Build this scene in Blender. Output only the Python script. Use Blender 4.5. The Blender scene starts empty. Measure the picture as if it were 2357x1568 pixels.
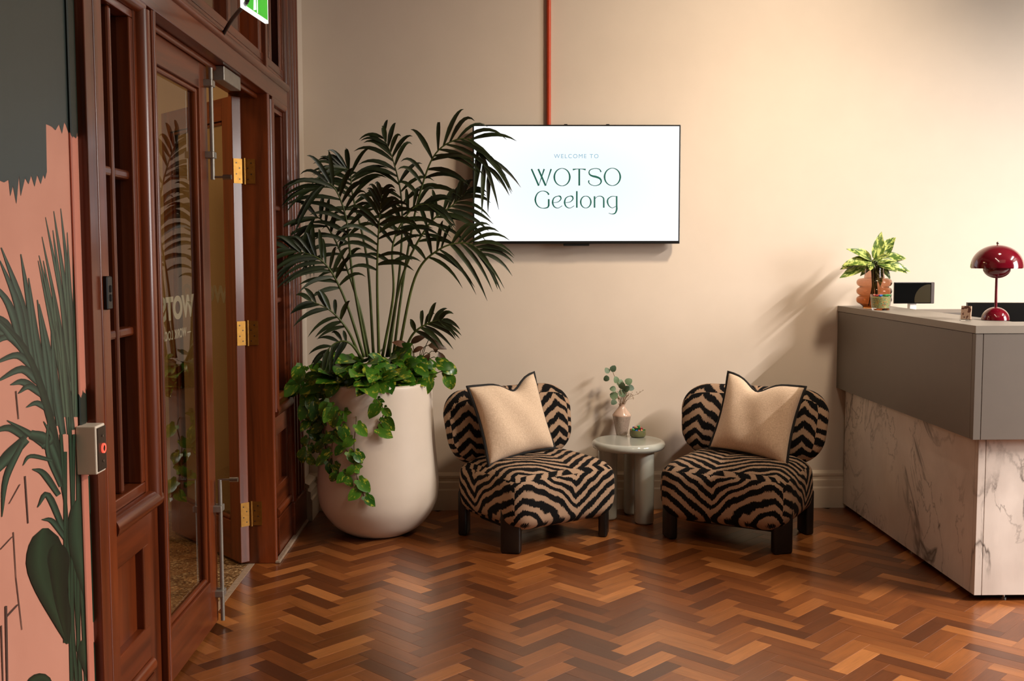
import bpy, bmesh, math, random
from mathutils import Vector, Matrix, Quaternion
random.seed(7)
SC = bpy.context.scene
COL = SC.collection
PI = math.pi

# ------------------------------------------------------------------ camera
EYE = Vector((0, 0, 1.5))
FPX, PW, PH, SHY = 2400.0, 2357, 1568, -0.0085
CROT = (Matrix.Rotation(-math.radians(1.15), 3, 'Z') @ Matrix.Rotation(math.radians(90 - 4.2), 3, 'X')
        @ Matrix.Rotation(-0.002, 3, 'Z'))
cam = bpy.data.cameras.new('camera')
cam.sensor_width = 36
cam.lens = 36 * FPX / PW
cam.shift_y = SHY
co = bpy.data.objects.new('camera', cam)
COL.objects.link(co)
co.matrix_world = Matrix.Translation(EYE) @ CROT.to_4x4()
SC.camera = co


def ray(px, py):
    return CROT @ Vector(((px - PW / 2) / FPX, (-(py - PH / 2) + SHY * PW) / FPX, -1))


def onY(px, py, Y):
    r = ray(px, py)
    return EYE + r * (Y / r.y)


def onX(px, py, X):
    r = ray(px, py)
    return EYE + r * (X / r.x)


def onZ(px, py, Z):
    r = ray(px, py)
    return EYE + r * ((Z - 1.5) / r.z)


# ------------------------------------------------------------------ world, lights, exposure
vs = SC.view_settings
SC.display_settings.display_device = 'sRGB'
vs.view_transform = 'Standard'
vs.look = 'None'
vs.gamma = 1
vs.use_curve_mapping = False
vs.exposure = 0.0
SC.cycles.use_denoising = True
SC.cycles.max_bounces = 8
SC.cycles.sample_clamp_indirect = 6
wd = bpy.data.worlds.new('world')
SC.world = wd
wd.use_nodes = True
wd.node_tree.nodes['Background'].inputs[0].default_value = (0.75, 0.87, 1.0, 1)
wd.node_tree.nodes['Background'].inputs[1].default_value = 0.4


def area(name, loc, direction, sx, sy, power, col, spread=180):
    l = bpy.data.lights.new(name, 'AREA')
    l.shape = 'RECTANGLE'
    l.size, l.size_y = sx, sy
    l.energy = power
    l.color = col
    l.spread = math.radians(spread)
    o = bpy.data.objects.new(name, l)
    COL.objects.link(o)
    o.location = loc
    d = Vector(direction).normalized()
    o.rotation_euler = d.to_track_quat('-Z', 'Y').to_euler()
    return o


WARM = (1.0, 0.78, 0.55)
NEUT = (1.0, 0.92, 0.82)
DAY = (1.0, 0.97, 0.95)
# daylight through the window in the right-hand wall
area('window_daylight', (5.3, 2.9, 1.95), (-1, 0.06, -0.15), 1.6, 1.6, 118, DAY)
# two linear ceiling lamps (their fixtures are built below)
area('linear_lamp_light', (4.9, 2.95, 3.82), (0, 0, -1), 0.06, 1.7, 535, (1.0, 0.91, 0.84), 153)
# warm track spotlight washing the wall around the screen
area('track_spot_light', (2.3, 4.0, 3.95), (1.15 - 2.3, 6.09 - 4.0, 1.75 - 3.95), 0.34, 0.34, 20, (1.0, 0.81, 0.60), 80)
area('linear_lamp_light', (1.3, 2.4, 3.3), (0, 0, -1), 0.06, 2.0, 14, (1.0, 0.84, 0.64))
# warm fill light added behind the camera, with no fixture built for it
area('room_fill', (1.8, 0.2, 4.0), (0, 0.2, -1), 3.0, 2.5, 14, WARM)
area('vestibule_fill', (-2.2, 4.4, 3.2), (0, 0, -1), 0.6, 0.6, 22, (1.0, 0.74, 0.46))  # unseen warm fill, added so the vestibule walls show through the doorway


# ------------------------------------------------------------------ helpers: materials
def lin(c):
    f = lambda v: v / 12.92 if v <= .04045 else ((v + .055) / 1.055) ** 2.4
    return tuple(f(v / 255) for v in c) + (1,)


class NT:
    def __init__(s, name):
        s.m = bpy.data.materials.new(name)
        s.m.use_nodes = True
        s.t = s.m.node_tree
        s.b = s.t.nodes['Principled BSDF']

    def n(s, typ, **kw):
        nd = s.t.nodes.new(typ)
        for k, v in kw.items():
            if k.startswith('i_'):
                nd.inputs[k[2:].replace('_', ' ')].default_value = v
            else:
                setattr(nd, k, v)
        return nd

    def l(s, a, b):
        s.t.links.new(a, b)

    def math(s, op, a, b=None, c=None):
        nd = s.t.nodes.new('ShaderNodeMath')
        nd.operation = op
        for i, v in enumerate((a, b, c)):
            if v is None:
                continue
            if isinstance(v, (int, float)):
                nd.inputs[i].default_value = v
            else:
                s.l(v, nd.inputs[i])
        return nd.outputs[0]

    def ramp(s, fac, stops, interp='LINEAR'):
        nd = s.t.nodes.new('ShaderNodeValToRGB')
        nd.color_ramp.interpolation = interp
        el = nd.color_ramp.elements
        while len(el) > 1:
            el.remove(el[-1])
        el[0].position, el[0].color = stops[0]
        for p, c in stops[1:]:
            e = el.new(p)
            e.color = c
        s.l(fac, nd.inputs[0])
        return nd.outputs[0]

    def mix(s, fac, a, b, blend='MIX'):
        nd = s.t.nodes.new('ShaderNodeMix')
        nd.data_type = 'RGBA'
        nd.blend_type = blend
        for v, k in ((fac, 0), (a, 6), (b, 7)):
            if isinstance(v, (int, float, tuple)):
                nd.inputs[k].default_value = v
            else:
                s.l(v, nd.inputs[k])
        return nd.outputs[2]

    def noise(s, vec, scale, detail=3, rough=.5, stretch=None, dist=0):
        if stretch:
            mp = s.n('ShaderNodeMapping')
            mp.inputs['Scale'].default_value = stretch
            s.l(vec, mp.inputs['Vector'])
            vec = mp.outputs[0]
        nd = s.n('ShaderNodeTexNoise')
        nd.inputs['Scale'].default_value = scale
        nd.inputs['Detail'].default_value = detail
        nd.inputs['Roughness'].default_value = rough
        nd.inputs['Distortion'].default_value = dist
        s.l(vec, nd.inputs['Vector'])
        return nd.outputs[0]

    def coord(s, k='Object'):
        return s.n('ShaderNodeTexCoord').outputs[k]

    def set(s, **kw):
        for k, v in kw.items():
            s.b.inputs[k.replace('_', ' ')].default_value = v
        return s

    def bump(s, h, strength=.3, dist=.002):
        nd = s.n('ShaderNodeBump')
        nd.inputs['Strength'].default_value = strength
        nd.inputs['Distance'].default_value = dist
        s.l(h, nd.inputs['Height'])
        s.l(nd.outputs[0], s.b.inputs['Normal'])


def plain(name, col, rough=.5, metal=0, var=.08, scale=40, coat=0, bump=0, emit=0, spec=.5):
    """a colour with slight procedural mottling"""
    m = NT(name)
    c = lin(col)
    nz = m.noise(m.coord(), scale, 3)
    d = tuple(max(0, v * (1 - var)) for v in c[:3]) + (1,)
    e = tuple(v * (1 + var) for v in c[:3]) + (1,)
    m.l(m.ramp(nz, [(.3, d), (.7, e)]), m.b.inputs['Base Color'])
    m.set(Roughness=rough, Metallic=metal, Coat_Weight=coat, Coat_Roughness=.06)
    m.b.inputs['Specular IOR Level'].default_value = spec
    if bump:
        m.bump(m.noise(m.coord(), scale * 4, 4), bump)
    if emit:
        m.b.inputs['Emission Color'].default_value = c
        m.b.inputs['Emission Strength'].default_value = emit
    return m.m


def wood(name, stretch, dark, light, rough=.3, coat=.35):
    m = NT(name)
    g = m.noise(m.coord(), 14, 5, .6, stretch, .6)
    g2 = m.noise(m.coord(), 90, 3, .6, stretch)
    c = m.ramp(g, [(.3, lin(dark)), (.72, lin(light))])
    c = m.mix(m.math('MULTIPLY', g2, .35), c, lin(dark))
    m.l(c, m.b.inputs['Base Color'])
    m.set(Roughness=rough, Coat_Weight=coat, Coat_Roughness=.12)
    m.bump(g2, .06, .001)
    return m.m


M = {}
D_, L_ = (66, 25, 8), (136, 62, 26)
M['wood_v'] = wood('mahogany_vertical', (1, 1, .06), D_, L_)
M['wood_h'] = wood('mahogany_horizontal', (1, .06, 1), D_, L_)
M['wood_door'] = wood('mahogany_door', (1, 1, .06), (78, 30, 10), (148, 70, 30))
M['wood_dark'] = wood('dark_timber_lining', (1, 1, .06), (40, 16, 8), (78, 34, 18))
M['wall'] = plain('wall_paint', (218, 203, 186), .62, var=.015, scale=6, bump=.03)
M['skirt'] = plain('skirting_paint', (214, 198, 176), .4, var=.015)
M['vest'] = plain('vestibule_paint', (205, 172, 124), .7, var=.02, scale=5)
M['darkwall'] = plain('dark_green_paint', (52, 62, 56), .6, var=.03)
M['ceil'] = plain('ceiling_paint', (120, 108, 94), .8, var=.01)
M['black'] = plain('black_plastic', (14, 13, 13), .35)
M['gap'] = plain('dark_void', (12, 8, 6), .9)
M['steel'] = plain('satin_steel', (170, 165, 158), .3, 1)
M['steel_dull'] = plain('dull_aluminium', (158, 152, 142), .45, .7)
M['brass'] = plain('polished_brass', (168, 124, 62), .42, 1, var=.12, scale=60)
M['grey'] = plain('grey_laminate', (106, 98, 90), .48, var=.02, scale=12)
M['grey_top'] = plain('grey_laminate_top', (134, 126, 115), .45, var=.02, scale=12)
M['pot'] = plain('white_planter', (222, 208, 192), .42, var=.02, scale=9)
M['soil'] = plain('potting_soil', (45, 30, 20), .95, var=.4, scale=80, bump=.6)
M['cream_plastic'] = plain('cream_enamel', (230, 216, 196), .35, var=.01)
M['bronze'] = plain('brushed_plate', (82, 68, 58), .35, .8, var=.15, scale=120)
M['table'] = plain('pale_grey_lacquer', (176, 178, 168), .12, var=.01, coat=.6)
M['leg_black'] = plain('black_timber', (17, 14, 12), .38, var=.1)
M['piping'] = plain('black_piping', (16, 14, 13), .8, var=.2)
M['orange'] = plain('orange_conduit', (196, 62, 22), .4, var=.04)
M['lamp_red'] = plain('burgundy_lacquer', (104, 10, 26), .1, var=.02, coat=.8)
M['mug_green'] = plain('olive_glaze', (112, 112, 74), .3, var=.08)
M['text_green'] = plain('screen_green', (0, 84, 70), .6, emit=.45)
M['text_teal'] = plain('screen_teal', (80, 140, 165), .5, emit=.75)
M['vinyl'] = plain('frosted_vinyl', (190, 184, 168), .7)
M['stone'] = plain('pale_stone', (150, 128, 108), .6, var=.2, scale=60)
M['lens'] = plain('lamp_diffuser', (255, 240, 214), .5, emit=6)
M['white_em'] = plain('lit_white_edge', (245, 250, 245), .5, emit=1.2)
M['sign_green'] = plain('lit_green_face', (52, 165, 38), .5, emit=.9)
M['ring'] = plain('lit_red_ring', (255, 90, 70), .4, emit=1.1)


def glass(name, col=(1, 1, 1, 1), rough=0.0, ior=1.45):
    m = NT(name)
    m.set(Roughness=rough, IOR=ior)
    m.b.inputs['Base Color'].default_value = col
    m.b.inputs['Transmission Weight'].default_value = 1
    return m.m


def thin_glass(name, tint, refl=1.0):
    """single-sheet window pane: straight-through tint plus a fresnel reflection"""
    m = NT(name)
    t = m.t
    tr = m.n('ShaderNodeBsdfTransparent')
    tr.inputs[0].default_value = tint
    gl = m.n('ShaderNodeBsdfGlossy')
    gl.inputs['Roughness'].default_value = 0.01
    fr = m.n('ShaderNodeFresnel')
    fr.inputs[0].default_value = 1.5
    mx = m.n('ShaderNodeMixShader')
    front = m.math('SUBTRACT', 1.0, m.n('ShaderNodeNewGeometry').outputs['Backfacing'])
    m.l(m.math('MULTIPLY', m.math('MULTIPLY', fr.outputs[0], refl), front), mx.inputs[0])
    m.l(tr.outputs[0], mx.inputs[1])
    m.l(gl.outputs[0], mx.inputs[2])
    m.l(mx.outputs[0], t.nodes['Material Output'].inputs[0])
    return m.m


M['pane'] = thin_glass('door_glass', (.86, .84, .78, 1), 1.3)
M['amber'] = glass('amber_glass', (.86, .62, .46, 1), .0, 1.3)
_am = M['amber'].node_tree
_tc = _am.nodes.new('ShaderNodeTexCoord')
_sx = _am.nodes.new('ShaderNodeSeparateXYZ')
_rp = _am.nodes.new('ShaderNodeValToRGB')
_mp = _am.nodes.new('ShaderNodeMapRange')
_mp.inputs['From Max'].default_value = .2
_rp.color_ramp.elements[0].color = (.58, .26, .08, 1)
_rp.color_ramp.elements[1].color = (.74, .56, .48, 1)
_am.links.new(_tc.outputs['Object'], _sx.inputs[0])
_am.links.new(_sx.outputs[2], _mp.inputs['Value'])
_am.links.new(_mp.outputs[0], _rp.inputs[0])
_am.links.new(_rp.outputs[0], _am.nodes['Principled BSDF'].inputs['Base Color'])
M['clear'] = glass('clear_glass', (.95, .97, .95, 1), 0, 1.3)


def parquet(name, single):
    m = NT(name)
    uv = m.n('ShaderNodeUVMap').outputs[0]
    if single:
        rnd = m.n('ShaderNodeObjectInfo').outputs['Random']
    else:
        rnd = m.n('ShaderNodeNewGeometry').outputs['Random Per Island']
    cx = m.n('ShaderNodeCombineXYZ')
    m.l(m.math('MULTIPLY', rnd, 57.3), cx.inputs[0])
    m.l(m.math('MULTIPLY', rnd, 31.7), cx.inputs[1])
    ad = m.n('ShaderNodeVectorMath')
    m.l(uv, ad.inputs[0])
    m.l(cx.outputs[0], ad.inputs[1])
    g = m.noise(ad.outputs[0], 30, 5, .62, (.12, 1, 1), .5)
    fine = m.noise(ad.outputs[0], 160, 3, .6, (.05, 1, 1))
    base = m.ramp(rnd, [(0, lin((78, 40, 17))), (.22, lin((102, 54, 23))), (.55, lin((124, 69, 30))),
                        (.82, lin((144, 85, 40))), (1, lin((180, 114, 60)))])
    k = m.math('ADD', m.math('MULTIPLY', g, .9), .5)
    kk = m.n('ShaderNodeCombineXYZ')
    for i in range(3):
        m.l(k, kk.inputs[i])
    c = m.mix(1.0, base, kk.outputs[0], 'MULTIPLY')
    c = m.mix(m.math('MULTIPLY', m.math('SUBTRACT', fine, .45), .9), c, lin((48, 20, 8)))
    m.l(c, m.b.inputs['Base Color'])
    m.set(Roughness=.30, Coat_Weight=.3, Coat_Roughness=.2)
    m.bump(fine, .08, .0006)
    return m.m


M['plank'] = parquet('parquet_plank', True)
M['plank_field'] = parquet('parquet_field', False)


def zebra(name):
    m = NT(name)
    uv = m.n('ShaderNodeUVMap').outputs[0]
    sp = m.n('ShaderNodeSeparateXYZ')
    m.l(uv, sp.inputs[0])
    u, v = sp.outputs[0], sp.outputs[1]
    big = m.math('SUBTRACT', m.noise(uv, 5.5, 1, .4), .5)
    big2 = m.math('SUBTRACT', m.noise(uv, 12, 1, .4, (1.6, .7, 1)), .5)
    jag = m.math('SUBTRACT', m.noise(uv, 300, 2, .6, (1, .16, 1)), .5)
    uu = m.math('ADD', u, m.math('MULTIPLY', big, .10))
    zig = m.math('PINGPONG', m.math('ADD', uu, 10.24), .32)
    # soften the chevron arms into curves
    zig = m.math('MULTIPLY', m.math('POWER', m.math('DIVIDE', zig, .32), 1.12), .235)
    w = m.math('ADD', v, zig)
    w = m.math('ADD', w, m.math('MULTIPLY', big, .075))
    w = m.math('ADD', w, m.math('MULTIPLY', big2, .030))
    w = m.math('ADD', w, m.math('MULTIPLY', jag, .030))
    tri = m.math('DIVIDE', m.math('PINGPONG', m.math('ADD', w, 10.0), .0345), .0345)
    thr = m.math('ADD', .47, m.math('MULTIPLY', m.math('SUBTRACT', m.noise(uv, 7, 1), .5), .5))
    d = m.math('SUBTRACT', tri, thr)
    msk = m.math('ADD', m.math('MULTIPLY', d, 14.0), .5)
    msk.node.use_clamp = True
    weave = m.noise(uv, 900, 2)
    be = m.ramp(weave, [(.3, lin((146, 118, 94))), (.7, lin((178, 149, 123)))])
    m.l(m.mix(msk, be, lin((10, 9, 9))), m.b.inputs['Base Color'])
    m.set(Roughness=.95)
    m.b.inputs['Specular IOR Level'].default_value = .2
    m.bump(weave, .35, .0012)
    return m.m


M['zebra'] = zebra('zebra_upholstery')


def linen():
    m = NT('cream_linen')
    c = m.coord()
    a = m.noise(c, 350, 2, .6, (1, 1, .08))
    b = m.noise(c, 350, 2, .6, (.08, 1, 1))
    w = m.math('ADD', a, b)
    blot = m.noise(c, 9, 3)
    col = m.ramp(m.math('MULTIPLY', w, .5), [(.35, lin((196, 168, 140))), (.65, lin((232, 208, 180)))])
    col = m.mix(m.math('MULTIPLY', blot, .25), col, lin((206, 176, 148)))
    m.l(col, m.b.inputs['Base Color'])
    m.set(Roughness=.92, Sheen_Weight=.2)
    m.bump(w, .35, .0012)
    return m.m


M['linen'] = linen()


def marble():
    m = NT('white_marble')
    c = m.coord()

    def vein(scale, seed, thick, dist, stretch):
        mp = m.n('ShaderNodeMapping')
        mp.inputs['Location'].default_value = (seed, seed * .7, seed * 1.3)
        mp.inputs['Rotation'].default_value = (.5, .6, .0)
        mp.inputs['Scale'].default_value = stretch
        m.l(c, mp.inputs[0])
        wv = m.n('ShaderNodeTexNoise')
        wv.inputs['Scale'].default_value = scale
        wv.inputs['Detail'].default_value = 7
        wv.inputs['Roughness'].default_value = .58
        wv.inputs['Distortion'].default_value = dist
        m.l(mp.outputs[0], wv.inputs['Vector'])
        d = m.math('ABSOLUTE', m.math('SUBTRACT', wv.outputs[0], .5))
        k = m.math('SUBTRACT', 1.0, m.math('DIVIDE', d, thick))
        k.node.use_clamp = True
        return k
    v1 = vein(1.35, 3.0, .014, .45, (1, 1, .6))
    gate = m.math('MULTIPLY', m.math('SUBTRACT', m.noise(c, 2.2, 2), .42), 6.0)
    gate.node.use_clamp = True
    v2 = m.math('MULTIPLY', vein(3.6, 8.0, .020, 1.2, (1, 1, .6)), .65)
    v2 = m.math('MULTIPLY', v2, gate)
    cloud = vein(1.35, 3.0, .10, .45, (1, 1, .6))
    base = m.ramp(m.noise(c, 3, 4), [(.3, lin((206, 194, 184))), (.7, lin((226, 216, 206)))])
    col = m.mix(m.math('MULTIPLY', cloud, .22), base, lin((150, 138, 128)))
    g1 = m.math('MULTIPLY', m.math('SUBTRACT', m.noise(c, 2.6, 2), .36), 5.0)
    g1.node.use_clamp = True
    v = m.math('MAXIMUM', m.math('MULTIPLY', m.math('MULTIPLY', v1, .95), g1), v2)
    col = m.mix(v, col, lin((84, 74, 68)))
    m.l(col, m.b.inputs['Base Color'])
    m.set(Roughness=.28)
    return m.m


M['marble'] = marble()


def terrazzo():
    m = NT('brown_terrazzo')
    c = m.coord()
    v = m.n('ShaderNodeTexVoronoi')
    v.inputs['Scale'].default_value = 110
    m.l(c, v.inputs['Vector'])
    s = m.n('ShaderNodeSeparateColor')
    m.l(v.outputs['Color'], s.inputs[0])
    col = m.ramp(s.outputs[0], [(0, lin((70, 48, 28))), (.35, lin((112, 82, 52))), (.75, lin((142, 110, 74))), (1, lin((196, 166, 122)))])
    m.l(col, m.b.inputs['Base Color'])
    m.set(Roughness=.35)
    return m.m


M['terrazzo'] = terrazzo()


def leafmat(name, dark, light, streak=None, amount=.0, rough=.35, backlight=.0):
    m = NT(name)
    c = m.coord()
    r = m.n('ShaderNodeObjectInfo').outputs['Random']
    nz = m.noise(c, 18, 3)
    f = m.math('ADD', m.math('MULTIPLY', nz, .6), m.math('MULTIPLY', r, .4))
    col = m.ramp(f, [(.25, lin(dark)), (.75, lin(light))])
    if streak:
        ad = m.n('ShaderNodeVectorMath')
        cx = m.n('ShaderNodeCombineXYZ')
        m.l(m.math('MULTIPLY', r, 40.), cx.inputs[2])
        m.l(c, ad.inputs[0])
        m.l(cx.outputs[0], ad.inputs[1])
        st = m.noise(ad.outputs[0], 38, 4, .65, (1.5, .5, 1.5))
        k = m.math('MULTIPLY', m.math('SUBTRACT', st, 1 - amount), 9.0)
        k.node.use_clamp = True
        col = m.mix(k, col, lin(streak))
    m.l(col, m.b.inputs['Base Color'])
    m.set(Roughness=rough)
    m.b.inputs['Subsurface Weight'].default_value = 0
    return m.m


M['palm'] = leafmat('palm_leaf', (18, 29, 13), (44, 57, 25), rough=.4)
M['palm_stem'] = plain('palm_stem', (72, 84, 34), .45, var=.25, scale=20)
M['vine'] = leafmat('vine_leaf', (32, 78, 16), (80, 128, 36), (184, 184, 60), .45, .28)
M['vine_stem'] = plain('vine_stem', (92, 84, 36), .5, var=.2)
M['red_leaf'] = leafmat('reddish_leaf', (64, 46, 24), (112, 72, 50), rough=.45)
M['agla'] = leafmat('variegated_leaf', (42, 70, 18), (84, 112, 34), (196, 206, 112), .53, .35)
M['euca'] = leafmat('eucalyptus_leaf', (62, 84, 62), (112, 134, 96), rough=.55)
M['twig'] = plain('dry_twig', (128, 98, 62), .7)


# ------------------------------------------------------------------ helpers: geometry
def tagit(o, label=None, cat=None, group=None, kind=None):
    if label:
        o['label'] = label
    if cat:
        o['category'] = cat
    if group:
        o['group'] = group
    if kind:
        o['kind'] = kind
    return o


def thing(name, loc=(0, 0, 0), rotz=0, label=None, cat=None, group=None, kind=None):
    o = bpy.data.objects.new(name, None)
    o.empty_display_size = .05
    COL.objects.link(o)
    o.location = loc
    o.rotation_euler = (0, 0, rotz)
    return tagit(o, label, cat, group, kind)


def wloc(o):
    v = Vector((0, 0, 0))
    while o:
        v += Vector(o.location)
        o = o.parent
    return v


def put(name, bm, mat, parent=None, world=True, smooth=False, angle=None, **tags):
    """bmesh -> one linked object. world=True: vertices are in world space, moved to parent's frame"""
    me = bpy.data.meshes.new(name)
    if parent and world:
        bmesh.ops.translate(bm, verts=bm.verts, vec=-wloc(parent))
    bmesh.ops.recalc_face_normals(bm, faces=bm.faces)
    if smooth:
        for f in bm.faces:
            f.smooth = True
        if angle:
            for e in bm.edges:
                if len(e.link_faces) == 2 and e.calc_face_angle(0) > math.radians(angle):
                    e.smooth = False
    bm.to_mesh(me)
    bm.free()
    return place(name, me, mat, parent, **tags)


def place(name, me, mat=None, parent=None, **tags):
    if mat is not None and not me.materials:
        me.materials.append(mat)
    o = bpy.data.objects.new(name, me)
    COL.objects.link(o)
    if parent:
        o.parent = parent
    return tagit(o, **tags)


def BM():
    return bmesh.new()


def box(bm, x0, y0, z0, x1, y1, z1, bev=0.0, seg=1):
    mt = Matrix.Translation(((x0 + x1) / 2, (y0 + y1) / 2, (z0 + z1) / 2)) @ Matrix.Diagonal((abs(x1 - x0), abs(y1 - y0), abs(z1 - z0), 1))
    r = bmesh.ops.create_cube(bm, size=1, matrix=mt)
    if bev > 0:
        es = list({e for v in r['verts'] for e in v.link_edges})
        bmesh.ops.bevel(bm, geom=es, offset=bev, segments=seg, affect='EDGES', profile=.5)
    return bm


def cyl(bm, p0, p1, r0, r1=None, seg=16, caps=True):
    p0, p1 = Vector(p0), Vector(p1)
    r1 = r0 if r1 is None else r1
    d = p1 - p0
    mt = Matrix.Translation((p0 + p1) / 2) @ d.to_track_quat('Z', 'Y').to_matrix().to_4x4()
    bmesh.ops.create_cone(bm, cap_ends=caps, segments=seg, radius1=r0, radius2=r1, depth=d.length, matrix=mt)
    return bm


def ball(bm, c, r, u=12, v=8, scale=(1, 1, 1)):
    bmesh.ops.create_uvsphere(bm, u_segments=u, v_segments=v, radius=r, matrix=Matrix.Translation(c) @ Matrix.Diagonal(tuple(scale) + (1,)))
    return bm


def lathe(bm, prof, c=(0, 0, 0), seg=48, close=False):
    """prof: (r, z) from bottom to top"""
    c = Vector(c)
    rings = []
    for r, z in prof:
        if r < 1e-5:
            rings.append([bm.verts.new(c + Vector((0, 0, z)))])
        else:
            rings.append([bm.verts.new(c + Vector((r * math.cos(2 * PI * k / seg), r * math.sin(2 * PI * k / seg), z))) for k in range(seg)])
    n = len(rings)
    for i in range(n if close else n - 1):
        a, b = rings[i], rings[(i + 1) % n]
        for k in range(seg):
            k2 = (k + 1) % seg
            if len(a) == 1 and len(b) == 1:
                continue
            if len(a) == 1:
                bm.faces.new((a[0], b[k], b[k2]))
            elif len(b) == 1:
                bm.faces.new((a[k], a[k2], b[0]))
            else:
                bm.faces.new((a[k], a[k2], b[k2], b[k]))
    return bm


def cat(pts, n):
    """Catmull-Rom resample"""
    P = [Vector(p) for p in pts]
    P = [P[0] * 2 - P[1]] + P + [P[-1] * 2 - P[-2]]
    out = []
    m = len(P) - 3
    for i in range(n + 1):
        t = i / n * m
        k = min(int(t), m - 1)
        f = t - k
        a, b, c, d = P[k:k + 4]
        out.append(.5 * ((2 * b) + (c - a) * f + (2 * a - 5 * b + 4 * c - d) * f * f + (3 * b - a - 3 * c + d) * f ** 3))
    return out


def tube(bm, pts, r, seg=8, closed=False, cap=True):
    pts = [Vector(p) for p in pts]
    n = len(pts)
    rad = r if isinstance(r, (list, tuple)) else [r] * n
    up = Vector((0, 0, 1))
    rings = []
    prev = None
    for i, p in enumerate(pts):
        a = pts[(i - 1) % n] if (closed or i > 0) else p
        b = pts[(i + 1) % n] if (closed or i < n - 1) else p
        t = (b - a).normalized()
        if prev is None:
            s = t.cross(up)
            if s.length < 1e-3:
                s = t.cross(Vector((0, 1, 0)))
        else:
            s = prev - t * prev.dot(t)
        s.normalize()
        prev = s
        w = t.cross(s)
        rings.append([bm.verts.new(p + (s * math.cos(2 * PI * k / seg) + w * math.sin(2 * PI * k / seg)) * rad[i]) for k in range(seg)])
    for i in range(n if closed else n - 1):
        a, b = rings[i], rings[(i + 1) % n]
        for k in range(seg):
            bm.faces.new((a[k], a[(k + 1) % seg], b[(k + 1) % seg], b[k]))
    if cap and not closed:
        bm.faces.new(rings[0])
        bm.faces.new(rings[-1])
    return bm


def extrude_poly(bm, pts, vec):
    """closed outline extruded by vec"""
    a = [bm.verts.new(Vector(p)) for p in pts]
    b = [bm.verts.new(Vector(p) + Vector(vec)) for p in pts]
    n = len(a)
    bm.faces.new(a)
    bm.faces.new(b)
    for i in range(n):
        bm.faces.new((a[i], a[(i + 1) % n], b[(i + 1) % n], b[i]))
    return bm


def roundbox(bm, half, rad, n=20, fn=None):
    """box of half sizes with ellipsoidal corners, optional deformation fn(v)"""
    h, r = Vector(half), Vector(rad)
    vid = {}

    def vert(i, j, k):
        key = (i, j, k)
        if key not in vid:
            q = [math.sin((t / n - .5) * PI) for t in key]
            q = [(.35 * s + .65 * (2 * t / n - 1)) for s, t in zip(q, key)]
            p = Vector((q[0] * h.x, q[1] * h.y, q[2] * h.z))
            c = Vector([max(-(h[a] - r[a]), min(h[a] - r[a], p[a])) for a in range(3)])
            d = p - c
            e = Vector([d[a] / r[a] for a in range(3)])
            if e.length > 1e-6:
                m = max(abs(x) for x in e)
                e = e.normalized() * m
                p = c + Vector([e[a] * r[a] for a in range(3)])
            if fn:
                p = fn(p)
            vid[key] = bm.verts.new(p)
        return vid[key]
    for ax in range(3):
        for side in (0, n):
            for i in range(n):
                for j in range(n):
                    ks = []
                    for a, b in ((i, j), (i + 1, j), (i + 1, j + 1), (i, j + 1)):
                        kk = [0, 0, 0]
                        kk[ax] = side
                        kk[(ax + 1) % 3] = a
                        kk[(ax + 2) % 3] = b
                        ks.append(vert(*kk))
                    bm.faces.new(ks)
    return bm


def strip(bm, pts, widths, normal, fold=0.0):
    """leaf blade along pts; two quads across, folded along the midrib"""
    pts = [Vector(p) for p in pts]
    L, Cc, Rr = [], [], []
    n = len(pts)
    for i, p in enumerate(pts):
        t = (pts[min(i + 1, n - 1)] - pts[max(i - 1, 0)]).normalized()
        s = t.cross(normal).normalized()
        nn = s.cross(t).normalized()
        w = widths[i]
        L.append(bm.verts.new(p - s * w + nn * w * fold))
        Rr.append(bm.verts.new(p + s * w + nn * w * fold))
        Cc.append(bm.verts.new(p))
    for i in range(n - 1):
        bm.faces.new((L[i], Cc[i], Cc[i + 1], L[i + 1]))
        bm.faces.new((Cc[i], Rr[i], Rr[i + 1], Cc[i + 1]))
    return bm


def leafmesh(name, length, width, shape, n=8, bend=.25, fold=.25, wave=0.0, mat=None, heart=0):
    """leaf in local space: base at origin, along +Y, upper side +Z"""
    bm = BM()
    pts, ws = [], []
    for i in range(n + 1):
        t = i / n
        a = bend * t * 1.6
        pts.append(Vector((wave * math.sin(t * 6) * length, length * math.sin(a) / max(a, 1e-4) * t, -length * t * (1 - math.cos(a)) / max(a, 1e-4))))
        ws.append(width / 2 * shape(t) + .0004)
    strip(bm, pts, ws, Vector((0, 0, 1)), fold)
    if heart:
        # lobes behind the petiole
        for s in (-1, 1):
            v = [bm.verts.new((0, 0, 0)), bm.verts.new((s * width * .22, -length * heart, width * .05)),
                 bm.verts.new((s * width * .43, -length * heart * .5, width * .1)), bm.verts.new((s * ws[1], pts[1].y, ws[1] * fold))]
            bm.faces.new(v)
    for f in bm.faces:
        f.smooth = True
    me = bpy.data.meshes.new(name)
    bm.to_mesh(me)
    bm.free()
    if mat:
        me.materials.append(mat)
    return me


def orient(direction, normal):
    y = Vector(direction).normalized()
    z = Vector(normal)
    z = (z - y * z.dot(y))
    if z.length < 1e-4:
        z = Vector((0, -1, 0)) - y * Vector((0, -1, 0)).dot(y)
    z.normalize()
    x = y.cross(z)
    return Matrix((x, y, z)).transposed()


def put_leaf(name, me, parent, pos, direction, normal, scale=1.0):
    o = bpy.data.objects.new(name, me)
    COL.objects.link(o)
    o.parent = parent
    m = Matrix.Translation(Vector(pos) - wloc(parent)) @ orient(direction, normal).to_4x4() @ Matrix.Scale(scale, 4)
    o.matrix_basis = m
    return o


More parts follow.
